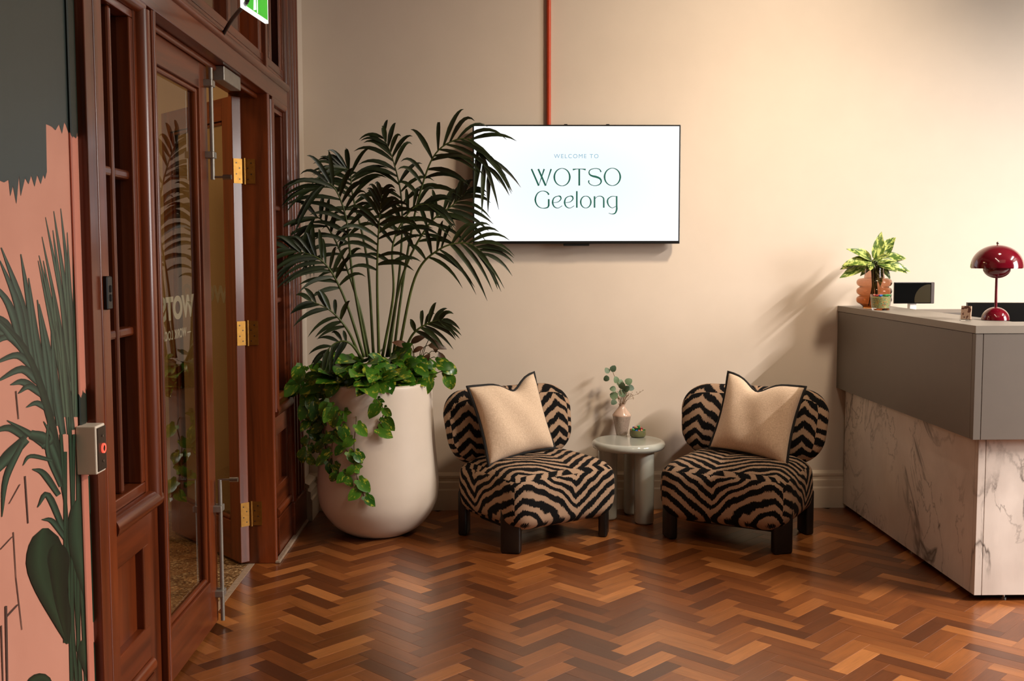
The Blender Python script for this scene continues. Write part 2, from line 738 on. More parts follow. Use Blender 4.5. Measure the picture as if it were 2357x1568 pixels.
def text_mesh(name, body, size, depth=.001, offset=0.0, spacing=1.0):
    cu = bpy.data.curves.new(name, 'FONT')
    cu.body = body
    cu.size = size
    cu.extrude = depth
    cu.offset = offset
    cu.space_character = spacing
    cu.align_x = 'CENTER'
    o = bpy.data.objects.new(name, cu)
    COL.objects.link(o)
    dg = bpy.context.evaluated_depsgraph_get()
    me = bpy.data.meshes.new_from_object(o.evaluated_get(dg))
    bpy.data.objects.remove(o)
    bpy.data.curves.remove(cu)
    me.name = name
    me.materials.clear()
    return me


def struct(name, bm, mat, label, cat, **k):
    return put(name, bm, mat, None, kind='structure', label=label, cat=cat, **k)


# ------------------------------------------------------------------ room shell
WX, WY, CZ = -1.075, 6.09, 4.2      # left wall plane, back wall plane, ceiling
RX, FY = 5.4, -2.2
DY0, DY1 = 2.77, 5.83               # timber door surround along the left wall
DTOP = 3.3
fl = struct('floor', box(BM(), -1.165, FY, -.14, RX, WY + .1, -.011), M['gap'], 'herringbone parquet floor of brown timber blocks', 'floor')
struct('wall_back', box(BM(), WX - .15, WY, 0, RX, WY + .15, CZ), M['wall'], 'plain warm beige plaster wall behind the two striped chairs', 'wall')
bm = BM()
box(bm, WX - .25, FY, 0, WX, DY0, CZ)
box(bm, WX - .25, DY1, 0, WX, WY, CZ)
box(bm, WX - .25, DY0, DTOP, WX, DY1, CZ)


def muralwall():
    m = NT('mural_ground_paint')
    g = m.n('ShaderNodeNewGeometry')
    sp = m.n('ShaderNodeSeparateXYZ')
    m.l(g.outputs['Position'], sp.inputs[0])
    nz = m.noise(m.coord(), 5, 2)
    col = m.ramp(nz, [(.3, lin((204, 140, 118))), (.7, lin((211, 147, 125)))])
    k = m.math('GREATER_THAN', sp.outputs[1], 5.6)
    m.l(m.mix(k, col, lin((218, 203, 186))), m.b.inputs['Base Color'])
    m.set(Roughness=.6)
    return m.m


M['mural'] = muralwall()
wl = struct('wall_left', bm, M['mural'], 'left wall painted salmon with a mural of green palm leaves', 'wall')
struct('ceiling', box(BM(), -3.6, FY, CZ, RX, WY + .15, CZ + .1), M['ceil'], 'dim beige ceiling above the room', 'ceiling')
struct('wall_front', box(BM(), WX - .25, FY - .15, 0, RX, FY, CZ), M['darkwall'], 'dark green wall behind the camera', 'wall')
bm = BM()
box(bm, RX, FY, 0, RX + .15, 2.05, CZ)
box(bm, RX, 3.75, 0, RX + .15, WY + .15, CZ)
box(bm, RX, 2.05, 0, RX + .15, 3.75, 1.0)
box(bm, RX, 2.05, 2.9, RX + .15, 3.75, CZ)
struct('wall_right', bm, M['darkwall'], 'dark green wall beyond the reception desk with a window', 'wall')
w4 = thing('window_4', (RX + .05, 2.9, 1.0), 0, 'daylit sash window beyond the reception desk', 'window', kind='structure')
bm = BM()
for y in (2.05, 2.87, 3.69):
    box(bm, RX + .02, y, 1.0, RX + .08, y + .06, 2.9)
for z in (1.0, 1.92, 2.84):
    box(bm, RX + .02, 2.05, z, RX + .08, 3.75, z + .06)
put('frame', bm, M['skirt'], w4)
put('pane', box(BM(), RX + .045, 2.1, 1.05, RX + .05, 3.7, 2.85), M['pane'], w4)
# vestibule beyond the doors
struct('floor_2', box(BM(), -3.6, 2.2, -.14, -1.166, WY + .1, -.001), M['terrazzo'], 'brown speckled terrazzo floor beyond the doorway', 'floor')
bm = BM()
box(bm, -3.6, WY, 0, WX - .15, WY + .15, CZ)
struct('wall_vestibule_back', bm, M['vest'], 'tan vestibule wall seen through the open doorway', 'wall')
struct('wall_vestibule_side', box(BM(), -3.75, 2.2, 0, -3.6, WY + .15, CZ), M['vest'], 'far tan side wall of the vestibule', 'wall')
struct('wall_vestibule_front', box(BM(), -3.6, 2.05, 0, WX - .25, 2.2, CZ), M['vest'], 'near tan wall of the vestibule', 'wall')
struct('trim_4', box(BM(), -1.19, 3.37, -.03, -1.158, 5.02, .001, .001), M['stone'], 'pale stone threshold strip across the doorway', 'threshold')

# ---- baseboards
PROF = [(0, 0), (.030, 0), (.030, .118), (.026, .128), (.026, .165), (.018, .172), (.018, .186), (.022, .192), (.022, .205), (.012, .215), (0, .222)]


def baseboard(name, a, b, out, label):
    a, b, out = Vector(a), Vector(b), Vector(out)
    bm = extrude_poly(BM(), [a + out * p + Vector((0, 0, z)) for p, z in PROF], b - a)
    struct(name, bm, M['skirt'], label, 'baseboard')


baseboard('baseboard_back', (WX, WY, 0), (2.10, WY, 0), (0, -1, 0), 'tall moulded cream baseboard behind the chairs')
baseboard('baseboard_left', (WX, DY1 + .005, 0), (WX, WY - .03, 0), (2.0, 0, 0), 'short moulded cream baseboard between door surround and corner')

# ---- parquet: herringbone of single planks
PLK, PWD, GAP = .2715, .070, .0005
X0, Y0 = .117, 4.30


def plank_bm(bm, uvl, M4, L=PLK, w=PWD):
    c = .0004
    vs = []
    for z, i in ((-.010, 0), (-c, 0), (0, c)):
        g = GAP / 2 + i
        vs.append([bm.verts.new(M4 @ Vector(p)) for p in ((g, g, z), (L - g, g, z), (L - g, w - g, z), (g, w - g, z))])
    fs = [bm.faces.new(vs[2])]
    for a, b in ((0, 1), (1, 2)):
        for k in range(4):
            fs.append(bm.faces.new((vs[a][k], vs[a][(k + 1) % 4], vs[b][(k + 1) % 4], vs[b][k])))
    inv = M4.inverted()
    for f in fs:
        for lp in f.loops:
            q = inv @ lp.vert.co
            lp[uvl].uv = (q.x, q.y)


bm = BM()
uvl = bm.loops.layers.uv.new('UVMap')
plank_bm(bm, uvl, Matrix.Identity(4))
plank_me = bpy.data.meshes.new('plank')
bm.to_mesh(plank_me)
bm.free()
plank_me.materials.append(M['plank'])
s2 = math.sqrt(.5)
cells = []
for c in range(-12, 16):
    for k in range(-60, 70):
        for typ in (0, 1):
            if typ == 0:
                px_, py_, ang = k * PWD + c * PLK, k * PWD - c * PLK, 0
            else:
                px_, py_, ang = (k + 1) * PWD + PLK + c * PLK, (k + 1) * PWD - PLK - c * PLK, PI / 2
            x = X0 + (px_ - py_) * s2
            y = Y0 + (px_ + py_) * s2
            a = PI / 4 + ang
            # plank centre
            cxp = x + math.cos(a) * PLK / 2 - math.sin(a) * PWD / 2
            cyp = y + math.sin(a) * PLK / 2 + math.cos(a) * PWD / 2
            if -1.30 < cxp < 3.6 and 2.3 < cyp < WY + .06:
                cells.append((x, y, a, cxp, cyp))


def hidden(x, y):
    if y < 3.6 or y > WY - .03 or x < -1.165 or x > .52 * y:
        return True
    if x > 2.12 and y > 4.45:
        return True
    return abs(x) > .512 * y


cells.sort(key=lambda t: (hidden(t[3], t[4]), t[4]))
field = BM()
fuv = field.loops.layers.uv.new('UVMap')
nsingle = 0
for (x, y, a, cx_, cy_) in cells:
    mt = Matrix.Translation((x, y, random.uniform(-.00015, .0001))) @ Matrix.Rotation(a, 4, 'Z') @ Matrix.Rotation(random.uniform(-.0012, .0012), 4, 'X') @ Matrix.Rotation(random.uniform(-.0005, .0005), 4, 'Y')
    crossing = cx_ - .135 < -1.165
    if nsingle < 300 and not crossing and not hidden(cx_, cy_):
        o = bpy.data.objects.new('plank', plank_me)
        COL.objects.link(o)
        o.parent = fl
        o.matrix_basis = mt
        nsingle += 1
    else:
        plank_bm(field, fuv, mt)
bmesh.ops.bisect_plane(field, geom=field.verts[:] + field.edges[:] + field.faces[:], plane_co=(-1.16, 0, 0), plane_no=(-1, 0, 0), clear_outer=True)
bmesh.ops.bisect_plane(field, geom=field.verts[:] + field.edges[:] + field.faces[:], plane_co=(0, WY + .02, 0), plane_no=(0, 1, 0), clear_outer=True)
put('plank_field', field, M['plank_field'], fl, world=False, kind='stuff')

# ------------------------------------------------------------------ mural painted on the left wall
MX = WX + .0008
mb = BM()
mcol = mb.loops.layers.float_color.new('paint')


def mp(px, py):
    return onX(px, py, MX)


def mpoly(pts, col):
    f = mb.faces.new([mb.verts.new(mp(*p)) for p in pts])
    for lp in f.loops:
        lp[mcol] = lin(col)


mlayer = [0]


def mleaf(pts, w, edge=(22, 40, 26), mid=(60, 92, 70), n=10, tipw=.12, basew=.75, peak=.35):
    """brushed leaflet along picture points given on the wall plane"""
    c = cat([Vector((a, b, 0)) for a, b in pts], n)
    mlayer[0] += 1
    off = Vector((.00002 * mlayer[0], 0, 0))
    rows = []
    for i, p in enumerate(c):
        t = i / n
        d = (c[min(i + 1, n)] - c[max(i - 1, 0)]).normalized()
        s = Vector((-d.y, d.x, 0))
        ww = w * (basew + (1 - basew) * min(1, t / peak)) if t < peak else w * (1 - (1 - tipw) * ((t - peak) / (1 - peak)) ** 1.5)
        if w >= 26 and t >= peak:
            ww = w * math.sqrt(max(.02, 1 - ((t - peak) / (1 - peak)) ** 2))
        r = []
        for k in (-1, -.35, .2, 1):
            q = p + s * ww * k
            r.append(mb.verts.new(mp(q.x, q.y) + off))
        rows.append((r, t))
    em, mm = lin(edge), lin(mid)
    cols = [em, mm, tuple((a + b) / 2 for a, b in zip(em, mm)), em]
    for i in range(n):
        (a, t0), (b, t1) = rows[i], rows[i + 1]
        for k in range(3):
            f = mb.faces.new((a[k], a[k + 1], b[k + 1], b[k]))
            for lp, kk in zip(f.loops, (k, k + 1, k + 1, k)):
                lp[mcol] = cols[kk]


# dark blue-green upper field with dry-brushed lower edge
DG = (44, 56, 54)
mpoly([(-160, -60), (162, -60), (166, 300), (163, 296), (158, 306), (152, 288), (148, 282), (143, 308), (136, 286), (128, 300), (120, 292), (112, 288), (106, 286), (108, 396),
       (104, 412), (100, 402), (94, 424), (86, 402), (80, 430), (72, 404), (66, 424), (58, 410), (48, 452), (44, 404), (38, 470), (30, 428), (24, 452), (20, 414), (10, 420), (0, 416), (-40, 430), (-160, 420)], DG)
mpoly([(166, -60), (196, -60), (197, 318), (193, 312), (188, 322), (182, 310), (176, 318), (172, 302), (167, 306)], (40, 50, 40))
DK = (17, 29, 19)
# tall upright frond (right)
for b, t, w in [((178, 880), (140, 480), 6), ((174, 860), (124, 486), 6), ((170, 850), (105, 500), 5), ((165, 900), (122, 530), 6), ((160, 880), (97, 545), 5),
                ((158, 900), (90, 588), 6), ((150, 900), (100, 600), 6), ((150, 920), (88, 600), 5), ((170, 940), (155, 535), 5), ((176, 900), (168, 585), 5), ((172, 960), (148, 560), 6),
                ((150, 960), (118, 640), 7), ((176, 960), (172, 735), 7), ((166, 990), (128, 740), 9), ((160, 1000), (135, 720), 7)]:
    mleaf([b, ((b[0] + t[0]) / 2 + 2, (b[1] + t[1]) / 2), t], w, DK, (84, 106, 84))
# big left frond
for b, m_, t, w in [((80, 850), (50, 700), (3, 570), 9), ((62, 820), (40, 700), (0, 600), 9), ((50, 800), (20, 700), (-30, 640), 9), ((90, 870), (70, 720), (48, 585), 8),
                    ((110, 920), (84, 780), (66, 640), 8), ((120, 960), (105, 820), (86, 690), 8), ((60, 810), (20, 770), (-40, 760), 12), ((70, 830), (25, 775), (-30, 800), 10),
                    ((78, 850), (40, 818), (-20, 840), 9), ((88, 880), (50, 850), (-10, 880), 10), ((98, 910), (55, 880), (24, 886), 9), ((104, 915), (68, 890), (42, 906), 8),
                    ((112, 945), (85, 928), (60, 938), 7), ((135, 980), (118, 840), (90, 700), 8), ((145, 1000), (130, 900), (118, 760), 9), ((30, 780), (0, 740), (-60, 720), 14)]:
    mleaf([b, m_, t], w, DK, (72, 98, 82))
mleaf([(150, 1150), (120, 980), (60, 810), (-40, 700)], 9, DK, (40, 60, 44), n=16, basew=.5)
# mid-left drooping frond
for b, m_, t, w in [((120, 1040), (70, 1000), (16, 968), 8), ((60, 1010), (20, 985), (-30, 1000), 9), ((60, 1010), (10, 1060), (-30, 1110), 14), ((52, 1020), (14, 1100), (4, 1190), 8),
                    ((70, 1000), (110, 1020), (150, 1120), 14), ((96, 1030), (120, 1010), (100, 970), 6), ((140, 1120), (110, 1040), (112, 960), 6), ((120, 1060), (70, 1050), (52, 1072), 5),
                    ((135, 1140), (100, 1090), (74, 1080), 8), ((150, 1230), (110, 1140), (86, 1168), 8), ((150, 1240), (120, 1200), (96, 1196), 7)]:
    mleaf([b, m_, t], w, DK, (64, 92, 72))
# stems
for a, b, c in [((185, 1568), (172, 1300), (160, 960)), ((165, 1568), (158, 1300), (140, 1000)), ((198, 1568), (186, 1300), (182, 1100)), ((150, 1480), (150, 1300), (150, 1040)),
                ((176, 1568), (166, 1400), (170, 1000)), ((208, 1420), (202, 1200), (196, 1096)), ((218, 1420), (208, 1180), (205, 1096)), ((180, 1500), (180, 1200), (178, 1000))]:
    mleaf([a, b, c], 4.5, (20, 36, 22), (46, 76, 54), tipw=.8, basew=1)
# broad leaves
mleaf([(156, 1482), (140, 1420), (108, 1320), (104, 1216)], 46, (14, 26, 14), (42, 66, 44), n=16, tipw=.25, basew=.08, peak=.72)
mleaf([(154, 1478), (140, 1390), (134, 1300), (132, 1250)], 26, (14, 24, 14), (26, 46, 26), n=16, tipw=.3, basew=.1, peak=.7)
mleaf([(216, 1432), (202, 1340), (188, 1240), (180, 1150)], 33, (14, 26, 14), (46, 74, 52), n=16, tipw=.25, basew=.15, peak=.6)
mleaf([(220, 1580), (210, 1530), (202, 1500), (194, 1470)], 26, (14, 26, 14), (40, 66, 44), n=14, tipw=.1, basew=.6, peak=.5)
mleaf([(60, 1600), (80, 1570), (105, 1566), (125, 1600)], 16, (14, 26, 14), (40, 66, 44))
mpoly([(182, 880), (196, 890), (206, 930), (211, 972), (185, 972)], (26, 38, 26))
# pencil-like sketch lines
for a, b, w in [((57, 1096), (64, 1205), 1.6), ((30, 1225), (36, 1330), 1.0), ((36, 1330), (50, 1450), 1.0), ((13, 1395), (16, 1568), 2.4), ((14, 1420), (40, 1392), 2.0), ((45, 1115), (20, 1160), 1), ((0, 1265), (28, 1235), 1.2), ((36, 900), (42, 965), 1.2), ((2, 1440), (6, 1568), 1.4)]:
    mleaf([a, ((a[0] + b[0]) / 2, (a[1] + b[1]) / 2), b], w, (96, 70, 62), (84, 62, 58), n=4, tipw=.8, basew=1)
pm = NT('mural_paint')
at = pm.n('ShaderNodeVertexColor')
at.layer_name = 'paint'
nz = pm.noise(pm.coord(), 26, 4, .6, (1, 1, .25))
pm.l(pm.mix(pm.math('MULTIPLY', nz, .35), at.outputs[0], lin((20, 30, 24))), pm.b.inputs['Base Color'])
pm.set(Roughness=.42)
put('mural', mb, pm.m, wl)

# painted bead beside the timber surround
bm = BM()
box(bm, WX, 2.708, 0, WX + .008, 2.748, 4.2, .003)
m2 = NT('mural_bead_paint')
g = m2.n('ShaderNodeNewGeometry')
sp = m2.n('ShaderNodeSeparateXYZ')
m2.l(g.outputs['Position'], sp.inputs[0])
jag = m2.noise(g.outputs['Position'], 60, 2, .5, (1, 1, .05))
zz = m2.math('ADD', sp.outputs[2], m2.math('MULTIPLY', jag, .05))
k1 = m2.math('GREATER_THAN', zz, 1.835)
k2 = m2.math('LESS_THAN', zz, 1.165)
cc = m2.mix(k1, lin((204, 126, 104)), lin((24, 32, 22)))
k2 = m2.math('MULTIPLY', k2, m2.math('GREATER_THAN', zz, 1.05))
cc = m2.mix(k2, cc, lin((20, 32, 20)))
m2.l(cc, m2.b.inputs['Base Color'])
m2.set(Roughness=.5)
struct('trim_5', bm, m2.m, 'narrow painted bead beside the timber door surround', 'trim')

# ------------------------------------------------------------------ timber door surround (trim_1), sidelights, transoms
FX = -1.05
tr = thing('trim_1', (FX, DY0, 0), 0, 'varnished mahogany door surround with mouldings and transom bar', 'door surround', kind='structure')


def wpart(name, y0, z0, y1, z1, xf, xb, bev=.004, mat=None, parent=tr, seg=2):
    b = box(BM(), xb, y0, z0, xf, y1, z1, bev, seg)
    return put(name, b, mat or (M['wood_v'] if (z1 - z0) > (y1 - y0) else M['wood_h']), parent)


def halfround(name, p0, p1, r, parent=tr, mat=None, flat=.7):
    """half-round moulding bar from p0 to p1 standing proud of x"""
    p0, p1 = Vector(p0), Vector(p1)
    d = (p1 - p0).normalized()
    s = Vector((1, 0, 0)).cross(d)
    pts = []
    for k in range(11):
        a = PI * k / 10
        pts.append(p0 + s * r * math.cos(a) + Vector((1, 0, 0)) * r * flat * math.sin(a))
    b = extrude_poly(BM(), pts, p1 - p0)
    return put(name, b, mat or (M['wood_v'] if abs(d.z) > .5 else M['wood_h']), parent, smooth=True, angle=50)


BK = -1.24   # back of the surround
ZL, ZT = .72, 2.265
wpart('jamb', 2.77, 0, 2.895, DTOP, FX, BK, .003)
halfround('bead', (FX - .002, 2.835, 0), (FX - .002, 2.835, DTOP), .008)
wpart('jamb', 3.335, 0, 3.37, DTOP, FX - .004, BK, .004)
halfround('bead', (FX - .006, 3.352, 0), (FX - .006, 3.352, ZT), .010)
wpart('jamb', 5.02, 0, 5.055, DTOP, FX - .004, BK, .004)
halfround('bead', (FX - .006, 5.037, 0), (FX - .006, 5.037, ZT), .010)
wpart('jamb', 5.49, 0, 5.83, DTOP, FX - .02, BK, .003)
for y, r in ((5.53, .028), (5.66, .018), (5.74, .022), (5.80, .026)):
    halfround('bead', (FX - .022, y, .0), (FX - .022, y, DTOP), r, flat=.9)
wpart('plinth', 5.49, 0, 5.84, .19, FX + .004, BK, .006)
# transom bar across everything, with cap bead, soffit bead
wpart('transom_bar', 2.895, ZT, 5.49, 2.345, FX, BK, .004)
halfround('bead', (FX - .004, 2.895, 2.362), (FX - .004, 5.49, 2.362), .020, flat=.9)
wpart('transom_bar', 2.895, 2.38, 5.49, 2.415, FX - .02, BK, .004)
halfround('bead', (FX - .06, 3.37, ZT - .012), (FX - .06, 5.02, ZT - .012), .012)
wpart('header', 2.77, DTOP - .02, 5.83, DTOP + .08, FX, BK, .004)


def sidelight(name, y0, y1, label, mould_side):
    """glazed panel of 2 x 3 panes over a recessed timber panel, between y0 and y1"""
    w = thing(name, (-1.10, y0, ZL), 0, label, 'window', kind='structure')
    a, b = (y0, y1 - .105) if mould_side > 0 else (y0 + .105, y1)   # sash, the rest is bolection moulding
    xf = -1.078
    for (p, q) in ((a, a + .035), (b - .035, b)):
        wpart('stile', p, .80, q, 2.215, xf, -1.16, .004, parent=w)
    wpart('rail', a, .765, b, .80, xf, -1.16, .004, parent=w)
    wpart('rail', a, 2.215, b, 2.25, xf, -1.16, .004, parent=w)
    mid = (a + b) / 2
    rows = [.80 + k * (1.415 / 3) for k in range(4)]
    put('muntin', box(BM(), -1.135, mid - .013, .80, -1.088, mid + .013, 2.215, .008, 2), M['wood_v'], w)
    for z in rows[1:3]:
        for (p, q) in ((a + .03, mid - .012), (mid + .012, b - .03)):
            put('muntin', box(BM(), -1.135, p, z - .014, -1.09, q, z + .014, .008, 2), M['wood_h'], w)
    for i in range(3):
        for (p, q) in ((a + .036, mid - .014), (mid + .014, b - .036)):
            put('pane', box(BM(), -1.122, p, rows[i] + (.015 if i else .002), -1.117, q, rows[i + 1] - (.015 if i < 2 else .002)), M['pane'], w)
    put('lining', box(BM(), -1.236, a - .02, .74, -1.215, b + .02, 2.26), M['wood_dark'], w)
    # heavy bolection moulding framing the sash
    r = .032
    ym = (y1 - .06) if mould_side > 0 else (y0 + .06)
    halfround('moulding', (-1.075, ym, .735), (-1.075, ym, 2.25), r, w, flat=1.0)
    wpart('stile', ym - .052, .0, ym + .052, 2.26, -1.075, BK, .003, parent=w)
    halfround('moulding', (-1.075, a, .735), (-1.075, ym + .02 if mould_side > 0 else b, .735), r, w, flat=1.0)
    if mould_side < 0:
        halfround('moulding', (-1.075, ym - .02, .735), (-1.075, b, .735), r, w, flat=1.0)
    halfround('moulding', (-1.075, min(a, ym), 2.262), (-1.075, max(b, ym), 2.262), .024, w, flat=1.0)
    wpart('rail', a, .60, b, .765, -1.075, BK, .004, parent=w)
    wpart('rail', a, .20, b, .345, -1.075, BK, .004, parent=w)
    for (p, q) in ((a, a + .05), (b - .05, b)):
        wpart('stile', p, .34, q, .605, -1.075, BK, .004, parent=w)
    put('lower_panel', box(BM(), -1.13, a + .02, .33, -1.10, b - .02, .62), M['wood_v'], w)
    halfround('moulding', (-1.073, a, .215), (-1.073, b, .215), .022, w)
    wpart('plinth', a, 0, b, .19, -1.062, BK, .004, parent=w)
    return w


sidelight('window_1', 2.895, 3.335, 'mahogany sidelight of six small panes left of the glazed door', 1)
sidelight('window_2', 5.055, 5.49, 'mahogany sidelight of six small panes behind the palm', -1)


def transom(name, y0, y1, nm, label):
    w = thing(name, (-1.10, y0, 2.415), 0, label, 'window', kind='structure')
    for (p, q) in ((y0, y0 + .05), (y1 - .05, y1)):
        wpart('stile', p, 2.415, q, 3.28, -1.075, -1.17, .005, parent=w)
    wpart('rail', y0, 2.415, y1, 2.455, -1.07, -1.17, .005, parent=w)
    wpart('rail', y0, 3.2, y1, 3.28, -1.07, -1.17, .005, parent=w)
    halfround('moulding', (-1.078, y1 - .06, 2.44), (-1.078, y1 - .06, 3.2), .016, w)
    n = nm + 1
    for k in range(1, n):
        y = y0 + .05 + (y1 - y0 - .1) * k / n
        put('muntin', box(BM(), -1.15, y - .022, 2.45, -1.085, y + .022, 3.2, .008, 2), M['wood_v'], w)
    for k in range(n):
        p = y0 + .05 + (y1 - y0 - .1) * k / n
        q = y0 + .05 + (y1 - y0 - .1) * (k + 1) / n
        put('pane', box(BM(), -1.124, p + .021, 2.455, -1.119, q - .021, 3.2), M['pane'], w)
    return w


transom('window_3', 3.37, 5.02, 2, 'transom window above the double doors with mahogany muntins')
for nm_, y0, y1 in (('window_5', 2.895, 3.335), ('window_6', 5.055, 5.49)):
    w = transom(nm_, y0, y1, 1, 'small transom light above the %s sidelight' % ('near' if y0 < 3 else 'palm-side'))
    put('lining', box(BM(), -1.236, y0 + .01, 2.43, -1.215, y1 - .01, 3.27), M['wood_dark'], w)

# ---- door leaves
LXF, LXB = -1.118, -1.165
LZ0, LZ1 = .014, 2.248


def leaf_parts(d, y0, y1, flip=False):
    """door leaf in the closed plane between y0 and y1 (local to world closed frame)"""
    st = .105

    def p(name, b, m, **k):
        return put(name, b, m, d, **k)
    p('stile', box(BM(), LXB, y0, LZ0, LXF, y0 + st, LZ1, .003, 2), M['wood_door'])
    p('stile', box(BM(), LXB, y1 - st, LZ0, LXF, y1, LZ1, .003, 2), M['wood_door'])
    p('rail', box(BM(), LXB, y0 + st, LZ1 - .105, LXF, y1 - st, LZ1, .003, 2), M['wood_h'])
    p('rail', box(BM(), LXB, y0 + st, LZ0, LXF, y1 - st, .205, .003, 2), M['wood_h'])
    gz0, gz1 = .205, LZ1 - .105
    for x in (LXF - .008,):
        for (a, b_) in ((y0 + st, y0 + st + .02), (y1 - st - .02, y1 - st)):
            p('glazing_bead', box(BM(), x - .018, a, gz0, x, b_, gz1, .007, 2), M['wood_v'])
        for (a, b_) in ((gz0, gz0 + .02), (gz1 - .02, gz1)):
            p('glazing_bead', box(BM(), x - .018, y0 + st + .02, a, x, y1 - st - .02, b_, .007, 2), M['wood_h'])
    p('pane', box(BM(), -1.147, y0 + st, gz0, -1.142, y1 - st, gz1), M['pane'])


d1 = thing('door_1', (-1.14, 3.378, 0), 0, 'closed glazed mahogany door with reversed white lettering on its glass', 'door', kind='structure')
leaf_parts(d1, 3.378, 4.192)


def lettering(parent, x, yc, z, body, size, off, sp, yscale):
    me = text_mesh('lettering', body, size, .0005, off, sp)
    me.materials.append(M['vinyl'])
    o = place('lettering', me, None, parent)
    # written to be read from the vestibule, so reversed from this side; sits on the vestibule face
    R = Matrix(((0, 0, -1), (-yscale, 0, 0), (0, 1, 0)))
    o.matrix_basis = Matrix.Translation(Vector((x, yc, z)) - wloc(parent)) @ R.to_4x4()
    return o


GX = -1.1475
tdoor = [('WOTSO', .110, .005, 1.0, 1.274, 1.25), ('\u2014 WORK LOCAL \u2014', .046, .001, 1.05, 1.20, 1.0)]
for body, size, off, spc, z, ys in tdoor:
    lettering(d1, GX - .001, 3.785, z, body, size, off, spc, ys)


def bolt(z0, z1, knob_z, top):
    b = put('bolt', cyl(BM(), (LXF + .022, 4.172, z0), (LXF + .022, 4.172, z1), .0085, seg=12), M['steel_dull'], d1, smooth=True, angle=40)
    bmk = cyl(BM(), (LXF + .024, 4.172, knob_z), (LXF + .075, 4.172, knob_z), .0045, seg=10)
    cyl(bmk, (LXF + .062, 4.172, knob_z), (LXF + .095, 4.172, knob_z), .010, seg=14)
    put('knob', bmk, M['steel'], b, world=True, smooth=True, angle=40)
    for k in range(2):
        z = z0 + (z1 - z0) * ((.22, .86) if top else (.2, .8))[k]
        put('bracket', box(BM(), LXF - .002, 4.145, z - .013, LXF + .033, 4.196, z + .013, .002), M['steel_dull'], b, world=True)
    return b


bolt(1.80, 2.235, 1.81, True)
bolt(.02, .60, .60, False)

d2 = thing('door_2', (-1.172, 5.012, 0), 0, 'open glazed mahogany door folded out into the vestibule', 'door', kind='structure')
leaf_parts(d2, 4.200, 5.010)
lettering(d2, GX - .001, 4.605, 1.274, 'WOTSO', .110, .005, 1.0, 1.25)
HZ = (1.90, 1.13, .25)
for z in HZ:
    h = put('hinge_plate', box(BM(), -1.166, 5.0095, z - .058, -1.122, 5.0125, z + .058), M['brass'], d2)
    bmk = cyl(BM(), (-1.176, 5.012, z - .062), (-1.176, 5.012, z + .062), .0075, seg=12)
    for q in (-.04, -.013, .013, .04):
        cyl(bmk, (-1.176, 5.012, z + q - .0015), (-1.176, 5.012, z + q + .0015), .0085, seg=12)
    put('knuckle', bmk, M['brass'], h, smooth=True, angle=40)
    bmk = BM()
    for yy, zz in ((-1.152, -.038), (-1.136, -.014), (-1.152, .014), (-1.136, .038)):
        cyl(bmk, (yy, 5.0095, z + zz), (yy, 5.0135, z + zz), .0035, seg=8)
    put('screw', bmk, M['bronze'], h)
d2.rotation_euler = (0, 0, math.radians(-140))
# fixed hinge halves on the jamb
for z in HZ:
    h = put('hinge_plate', box(BM(), -1.168, 5.015, z - .058, -1.118, 5.0215, z + .058), M['brass'], tr)
    bmk = BM()
    for yy, zz in ((-1.152, -.038), (-1.136, -.014), (-1.152, .014), (-1.136, .038)):
        cyl(bmk, (yy, 5.0135, z + zz), (yy, 5.018, z + zz), .0035, seg=8)
    put('screw', bmk, M['bronze'], h)

# maglock under the transom bar
q0, q1 = onX(510, 160, -1.085), onX(543, 185, -1.085)
put('door_lock_magnet', box(BM(), -1.115, q0.y - .02, 2.205, -1.07, q1.y + .02, 2.262, .002), M['steel_dull'],
    label='grey magnetic lock block under the transom bar over the doorway', cat='door lock')
struct('trim_6', box(BM(), FX - .01, 5.02, 0, FX + .016, 5.83, .014, .003), M['stone'], 'thin pale stone kerb along the foot of the palm-side sidelight', 'kerb')
# black lock keep on the near jamb
p0, p1 = onX(233, 636, FX), onX(247, 712, FX)
kp = thing('lock_keep', (FX, p0.y, p1.z), 0, 'black slotted lock keep on the jamb left of the glazed door', 'lock')
put('plate', box(BM(), FX, p0.y, p1.z, FX + .016, p1.y, p0.z, .003), M['black'], kp)
for k in (.35, .62):
    zc = p1.z + (p0.z - p1.z) * k
    put('latch_slot', box(BM(), FX + .014, p0.y + .015, zc - .01, FX + .019, p1.y - .012, zc + .01, .002), M['gap'], kp)

# exit button box
b0, b1 = onX(222, 985, -1.02), onX(243, 1080, -1.02)
zt, zb = onX(222, 982, -1.02).z, onX(222, 1095, -1.02).z
yb0, yb1 = onX(222, 1000, -1.02).y, onX(243.5, 1000, -1.02).y
eb = thing('door_release_box', (WX, yb0, zb), 0, 'cream door release box with red-lit button on the mural', 'push button')
put('housing', box(BM(), WX + .001, yb0, zb, -1.022, yb1, zt, .003, 2), M['cream_plastic'], eb)
fp = put('face_plate', box(BM(), -1.024, yb0 + .006, zb + .006, -1.0185, yb1 - .003, zt - .006, .001), M['bronze'], eb)
yc_, zc_ = (yb0 + yb1) / 2, (zt + zb) / 2
bmk = lathe(BM(), [(.0085, 0), (.013, 0), (.013, .004), (.0085, .004)], seg=24, close=True)
bmesh.ops.rotate(bmk, verts=bmk.verts, matrix=Matrix.Rotation(PI / 2, 3, 'Y'))
bmesh.ops.translate(bmk, verts=bmk.verts, vec=(-1.0185, yc_ + .006, zc_))
put('lit_ring', bmk, M['ring'], fp)
put('button', cyl(BM(), (-1.0185, yc_ + .006, zc_), (-1.0155, yc_ + .006, zc_), .0085, seg=20), M['black'], fp)
for z in (zb + .03, zt - .03):
    put('screw', cyl(BM(), (-1.019, yc_ + .004, z), (-1.0165, yc_ + .004, z), .0035, seg=10), M['steel'], fp)

